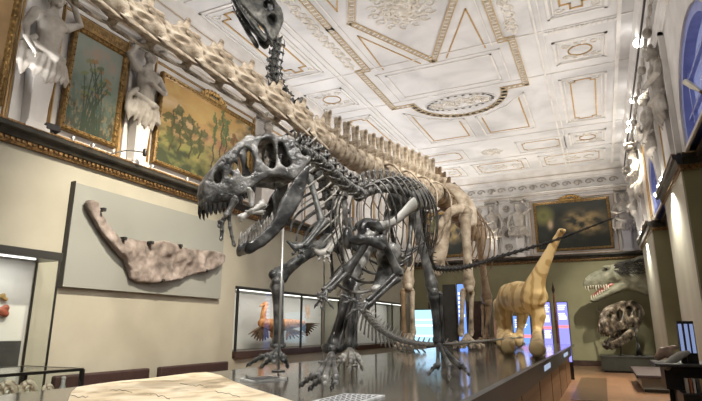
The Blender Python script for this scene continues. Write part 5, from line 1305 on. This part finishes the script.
# ============================================================ the giant tan skeleton with the long neck
DX = -3.2
D = thing('sauropod_skeleton', 'giant tan long-necked dinosaur skeleton with neck stretching overhead', 'dinosaur skeleton', (DX, 11.3, PZ))
c = [onX(*p, DX) for p in ((8, -74), (42, -46), (77, -20), (114, 5), (151, 28.5), (188, 50), (221, 70), (252, 89), (280, 107.5), (303, 124.5), (322, 139))]
c = [V((DX, c[0].y - 1.05, c[0].z - .04)), V((DX, c[0].y - .52, c[0].z - .01))] + c
sh_ = MB(); q0 = c[0] + V((0, -.1, 0))
sh_.tube([q0, q0 + V((0, -.12, .02)), q0 + V((0, -.3, -.02)), q0 + V((0, -.5, -.10)), q0 + V((0, -.62, -.15))], [.07, .12, .13, .10, .06], 14, .75, RGT)
sh_.tube([q0 + V((0, -.1, -.1)), q0 + V((0, -.35, -.17)), q0 + V((0, -.58, -.22))], [.05, .06, .04], 10, 1.4, UP)
obj('skull', sh_, 'diplo', D, vox=.014)
for i in range(len(c) - 1): vert('neck_vertebra', 'neck', c[i + 1], c[i], lerp(.21, .315, i / 11), 'diplo', D, grow=1.08)
c2 = spline([onX(*p, DX) for p in ((322, 139), (345, 153.5), (366, 164), (385, 172), (404, 179.5), (420, 185.5), (436, 192))], 15)
for i in range(14): vert('dorsal_vertebra', 'dorsal', c2[i + 1], c2[i], lerp(.38, .60, i / 13), 'diplo', D, grow=1.05)
c3 = spline([c2[-1], V((DX, 13.2, 4.45)), V((DX, 15.6, 4.15))], 9)
for i in range(8): vert('dorsal_vertebra', 'dorsal', c3[i + 1], c3[i], .55, 'diplo_shade', D)
X1, Y1 = V((1, 0, 0)), V((0, 1, 0))
for i in range(5): 
    for s in (1, -1): rib(c2[6 + i * 2] , X1 * s, 0, Y1, .42 + .05 * i, .62 + .12 * i, .3, .028, 'diplo', D)
for i in range(7):
    for s in (1, -1): rib(c3[i], X1 * s, 0, Y1, .72, 1.5, .35, .035, 'diplo_shade', D)
SF = 11.25
def Q(px, py, d=0): return P(px, py, SF + d)
obj('shoulder_blade', flatbone(spline([Q(441, 186, .5), Q(450, 186, .3), Q(460, 195, .1), Q(468, 208, 0), Q(472, 224, 0)], 11), [.12, .16, .17, .16, .15, .15, .16, .17, .17, .15, .12], .06, RGT), 'diplo', D)
pt = MB(); flatbone(spline([Q(470, 213, -.1), Q(460, 208, -.15), Q(449, 213, -.15), Q(440, 226, -.1), Q(434, 240, 0)], 9), [.10, .12, .12, .11, .10, .09, .09, .08, .08], .07, UP, pt)
obj('collar_bone', pt, 'diplo', D, vox=.025)
obj('coracoid', flatbone(spline([Q(447, 216, 0), Q(443, 235, .05), Q(440, 255, .08), Q(436, 273, .1)], 9), [.10, .13, .14, .15, .16, .15, .14, .16, .13], .08, RGT), 'diplo', D)
obj('humerus', bone(Q(465, 214, -.05), Q(469, 287, -.05), .115, 1.55, 1.45, 0, .8, RGT), 'diplo', D)
obj('radius', bone(Q(463, 291, -.05), Q(461, 334, -.05), .055, 1.5, 1.5), 'diplo', D); obj('ulna', bone(Q(471.5, 291, .05), Q(471, 334, .05), .052, 1.5, 1.45), 'diplo', D)
obj('humerus', bone(Q(413, 210, -.3), Q(408, 286, -.5), .115, 1.5, 1.4, 0, .8, RGT), 'diplo', D)
obj('radius', bone(Q(403, 291, -.55), Q(404, 334, -.55), .055, 1.4, 1.5), 'diplo_shade', D); obj('ulna', bone(Q(412, 291, -.45), Q(413, 334, -.45), .055, 1.4, 1.5), 'diplo', D)
for cx, cf, m_ in ((467, 0, 'diplo'), (408.5, -.5, 'diplo')):
    ank = P(cx, 336, SF + cf)
    bs = []; tps_ = []
    for i in range(5):
        a = (i - 2) * .55; bs.append(V((ank.x, ank.y, PZ + .1)) + fr(.2 * math.sin(a), -.18 * math.cos(a))); tps_.append(V((ank.x, ank.y, PZ + .035)) + fr(.36 * math.sin(a), -.34 * math.cos(a)))
    digits(D, ank, bs, tps_, m_, .045, nseg=2)
HF = 16.2
obj('femur', bone(P(479, 236, HF), P(487, 301, HF), .13, 1.5, 1.7, 0, .8, RGT), 'diplo_shade', D)
obj('tibia', bone(P(488.5, 306, HF), P(487, 335, HF), .085, 1.6, 1.4), 'diplo_shade', D); obj('fibula', bone(P(482.5, 306, HF + .1), P(483, 335, HF + .1), .045, 1.5, 1.4), 'diplo_shade', D)
ank = P(486, 336, HF); digits(D, ank, [V((ank.x, ank.y, PZ + .09)) + fr(.22 * math.sin((i - 2) * .5), -.2) for i in range(5)], [V((ank.x, ank.y, PZ + .035)) + fr(.42 * math.sin((i - 2) * .5), -.36) for i in range(5)], 'diplo_shade', .05, nseg=2)
flat_il = flatbone([P(466, 222, 15.6), P(476, 226, 16), P(484, 238, 16.4)], [.3, .4, .3], .08, UP); obj('hip_bone', flat_il, 'diplo_shade', D)
# ============================================================ brown skull on its stand
M['brownskull'] = noisy('mottled_brown_skull', [(.02, .016, .012), (.12, .092, .066), (.40, .34, .27)], 4, 7, .4, bump=.6, bscale=18, pos=[.38, .52, .68])
rt = thing('fossil_skull', 'mottled brown toothed skull tilted on a stand upon the green plinth', 'fossil skull', (.7, 21.4, .54))
f0 = (V((.7, 21.4, 1.6)) - O).dot(FWD)
rp = Prof(P(625, 322, f0), fr(-.90, -.44), .22, lambda u, v: lerp(.10, .22, max(0, min(1, (u + .7) / 1.1))) * (1 - .25 * max(0, min(1, v / .5))))
ro = [(604, 333), (603, 325), (604.5, 315), (608, 309), (612, 306), (617, 304.5), (622, 303), (627, 301.5), (632, 300), (637, 303), (641, 306), (644, 312), (642.5, 319), (640, 326), (636, 329), (631, 326), (626, 328), (621, 330.5), (615, 333), (609, 335)]
rh = [[(607.5, 316), (610, 312), (613, 314), (611.5, 320)], [(615.5, 313), (619, 309), (622.5, 312), (621, 321), (617, 321)], [(625.5, 308), (629, 305.5), (632, 310), (630.5, 318), (626.5, 316)], [(634.5, 309), (638, 309), (639, 316), (636, 319)]]
me = skull_mesh(rp, ro, rh, .1, [(604, 322), (606, 313), (612, 307.5), (620, 305), (628, 302.5), (635, 303), (641, 309)], [(606, 330, .07), (640, 322, .08), (632, 322, .06), (615, 330, .06)], vox=.024, sm=1, roof_r=.04, noise_a=.012)
s_ = obj('skull', me, 'brownskull', rt)
teeth(rp, [(605, 333), (611, 334), (617, 332), (624, 328.5)], 8, .15, .032, s_, 'brownskull')
rj = [(607, 347), (607.5, 342.5), (612, 341), (618, 338), (624, 333), (630, 328.5), (636, 324.5), (639, 327), (637, 333), (632, 339), (625, 344), (618, 348), (612, 350.5)]
j_ = obj('lower_jaw', skull_mesh(rp, rj, [], .09, [], [(609, 346, .06), (612, 346.5, .06)], vox=.03, noise_a=.015), 'brownskull', rt)
teeth(rp, [(608.5, 343), (614, 340.5), (620, 337)], 6, .12, .028, j_, 'brownskull', down=1)
b1, b2 = V((1.02, 21.4, .54)), V((.45, 21.4, .54))
st = MB().tube([b1, V((1.0, 21.4, 1.5))], .03, 8, round_caps=False); st.tube([b1, b1 + UP * .03], .16, 14, round_caps=False); st.prism([(.92, 21.36, .54), (1.12, 21.36, .54), (1.05, 21.36, 1.0), (.99, 21.36, 1.0)], (0, .06, 0)); st.tube([b2, V((.5, 21.4, 1.1))], .02, 8); st.tube([b2, b2 + UP * .02], .1, 14, round_caps=False)
obj('stand', st, 'black', rt)
o = obj('shadow_spike', MB().tube([onY(598, 309, 22.6), onY(605, 317, 22.2)], [.03, .05], 8), 'dkwood', rt)  # dark spike modelled in place of a shadow mark beside the skull
# ============================================================ spotlights on the skeletons
WARM, COOL = (1, .90, .76), (1, .97, .93)
for q in TS[:5]: pass
spot('spot_neck', (1.3, 3.2, 7.6), (-3.0, 4.2, 3.9), 560, 50, WARM, .8, .1)
spot('spot_neck_far', (1.3, 5.4, 7.6), (-3.1, 8.8, 4.3), 560, 42, WARM, .8, .1)
spot('spot_girdle', (1.3, 5.0, 7.6), (-2.8, 11.2, 3.2), 600, 38, WARM, .8, .1)
spot('spot_skull', (1.3, .6, 7.4), (-1.6, 2.7, 2.7), 480, 42, COOL, .8, .1)
spot('spot_body', (1.3, 2.0, 7.5), (-1.6, 4.4, 2.0), 480, 46, COOL, .8, .1)
spot('spot_front', (-.6, -2.5, 7.2), (-2.0, 4.0, 2.2), 330, 44, COOL, .8, .15)
spot('spot_slab', (-2.2, .2, 7.8), (-3.0, 3.0, 1.0), 330, 26, WARM, .7, .1)
spot('spot_wall', (-3.0, 5.8, 7.9), (XL, 7.6, 2.0), 2000, 56, (1, .88, .70), .9, .15)
spot('spot_wall', (-3.0, 3.0, 7.9), (XL, 4.4, 2.0), 300, 46, (1, .92, .80), .9, .15)
spot('spot_model', (1.3, 4.6, 7.6), (-1.7, 12.8, 2.2), 1100, 18, WARM, .7, .1)
spot('spot_head', TS[1], (.5, TY, 3.4), 1300, 30, (1, .93, .78), .8, .1)
spot('spot_skull_stand', TS[0], (.7, 21.3, 1.6), 1000, 22, (1, .92, .78), .8, .1)
spot('spot_pier', (1.45, 12.2, 4.18), (1.52, 12.25, 1.0), 300, 140, (1, .95, .82), .9, .02)
spot('spot_pier', (1.45, 19.4, 4.18), (1.52, 19.4, 1.0), 200, 140, (1, .95, .8), .9, .02)
spot('spot_aisle', TS[2], (.1, 16.8, 0), 1700, 50, (1, .86, .66), .9, .15)
area('window_light', (UXR + .3, 8.8, 5.2), (UXR - 3, 8.8, 5.0), 28, 2.2, 1.3, (.42, .50, 1.0))
area('window_light', (UXR + .3, 15.9, 5.2), (UXR - 3, 15.9, 5.0), 18, 1.8, 1.3, (.42, .50, 1.0))
w = bpy.data.worlds.new('world'); S.world = w; w.use_nodes = True; w.node_tree.nodes['Background'].inputs[0].default_value = (.5, .5, .55, 1); w.node_tree.nodes['Background'].inputs[1].default_value = .3
S.view_settings.view_transform = 'Standard'; S.view_settings.look = 'None'; S.view_settings.gamma = 1; S.view_settings.exposure = 1.25; S.view_settings.use_curve_mapping = False
S.cycles.use_denoising = True; S.cycles.max_bounces = 8; S.cycles.diffuse_bounces = 5; S.cycles.transparent_max_bounces = 16
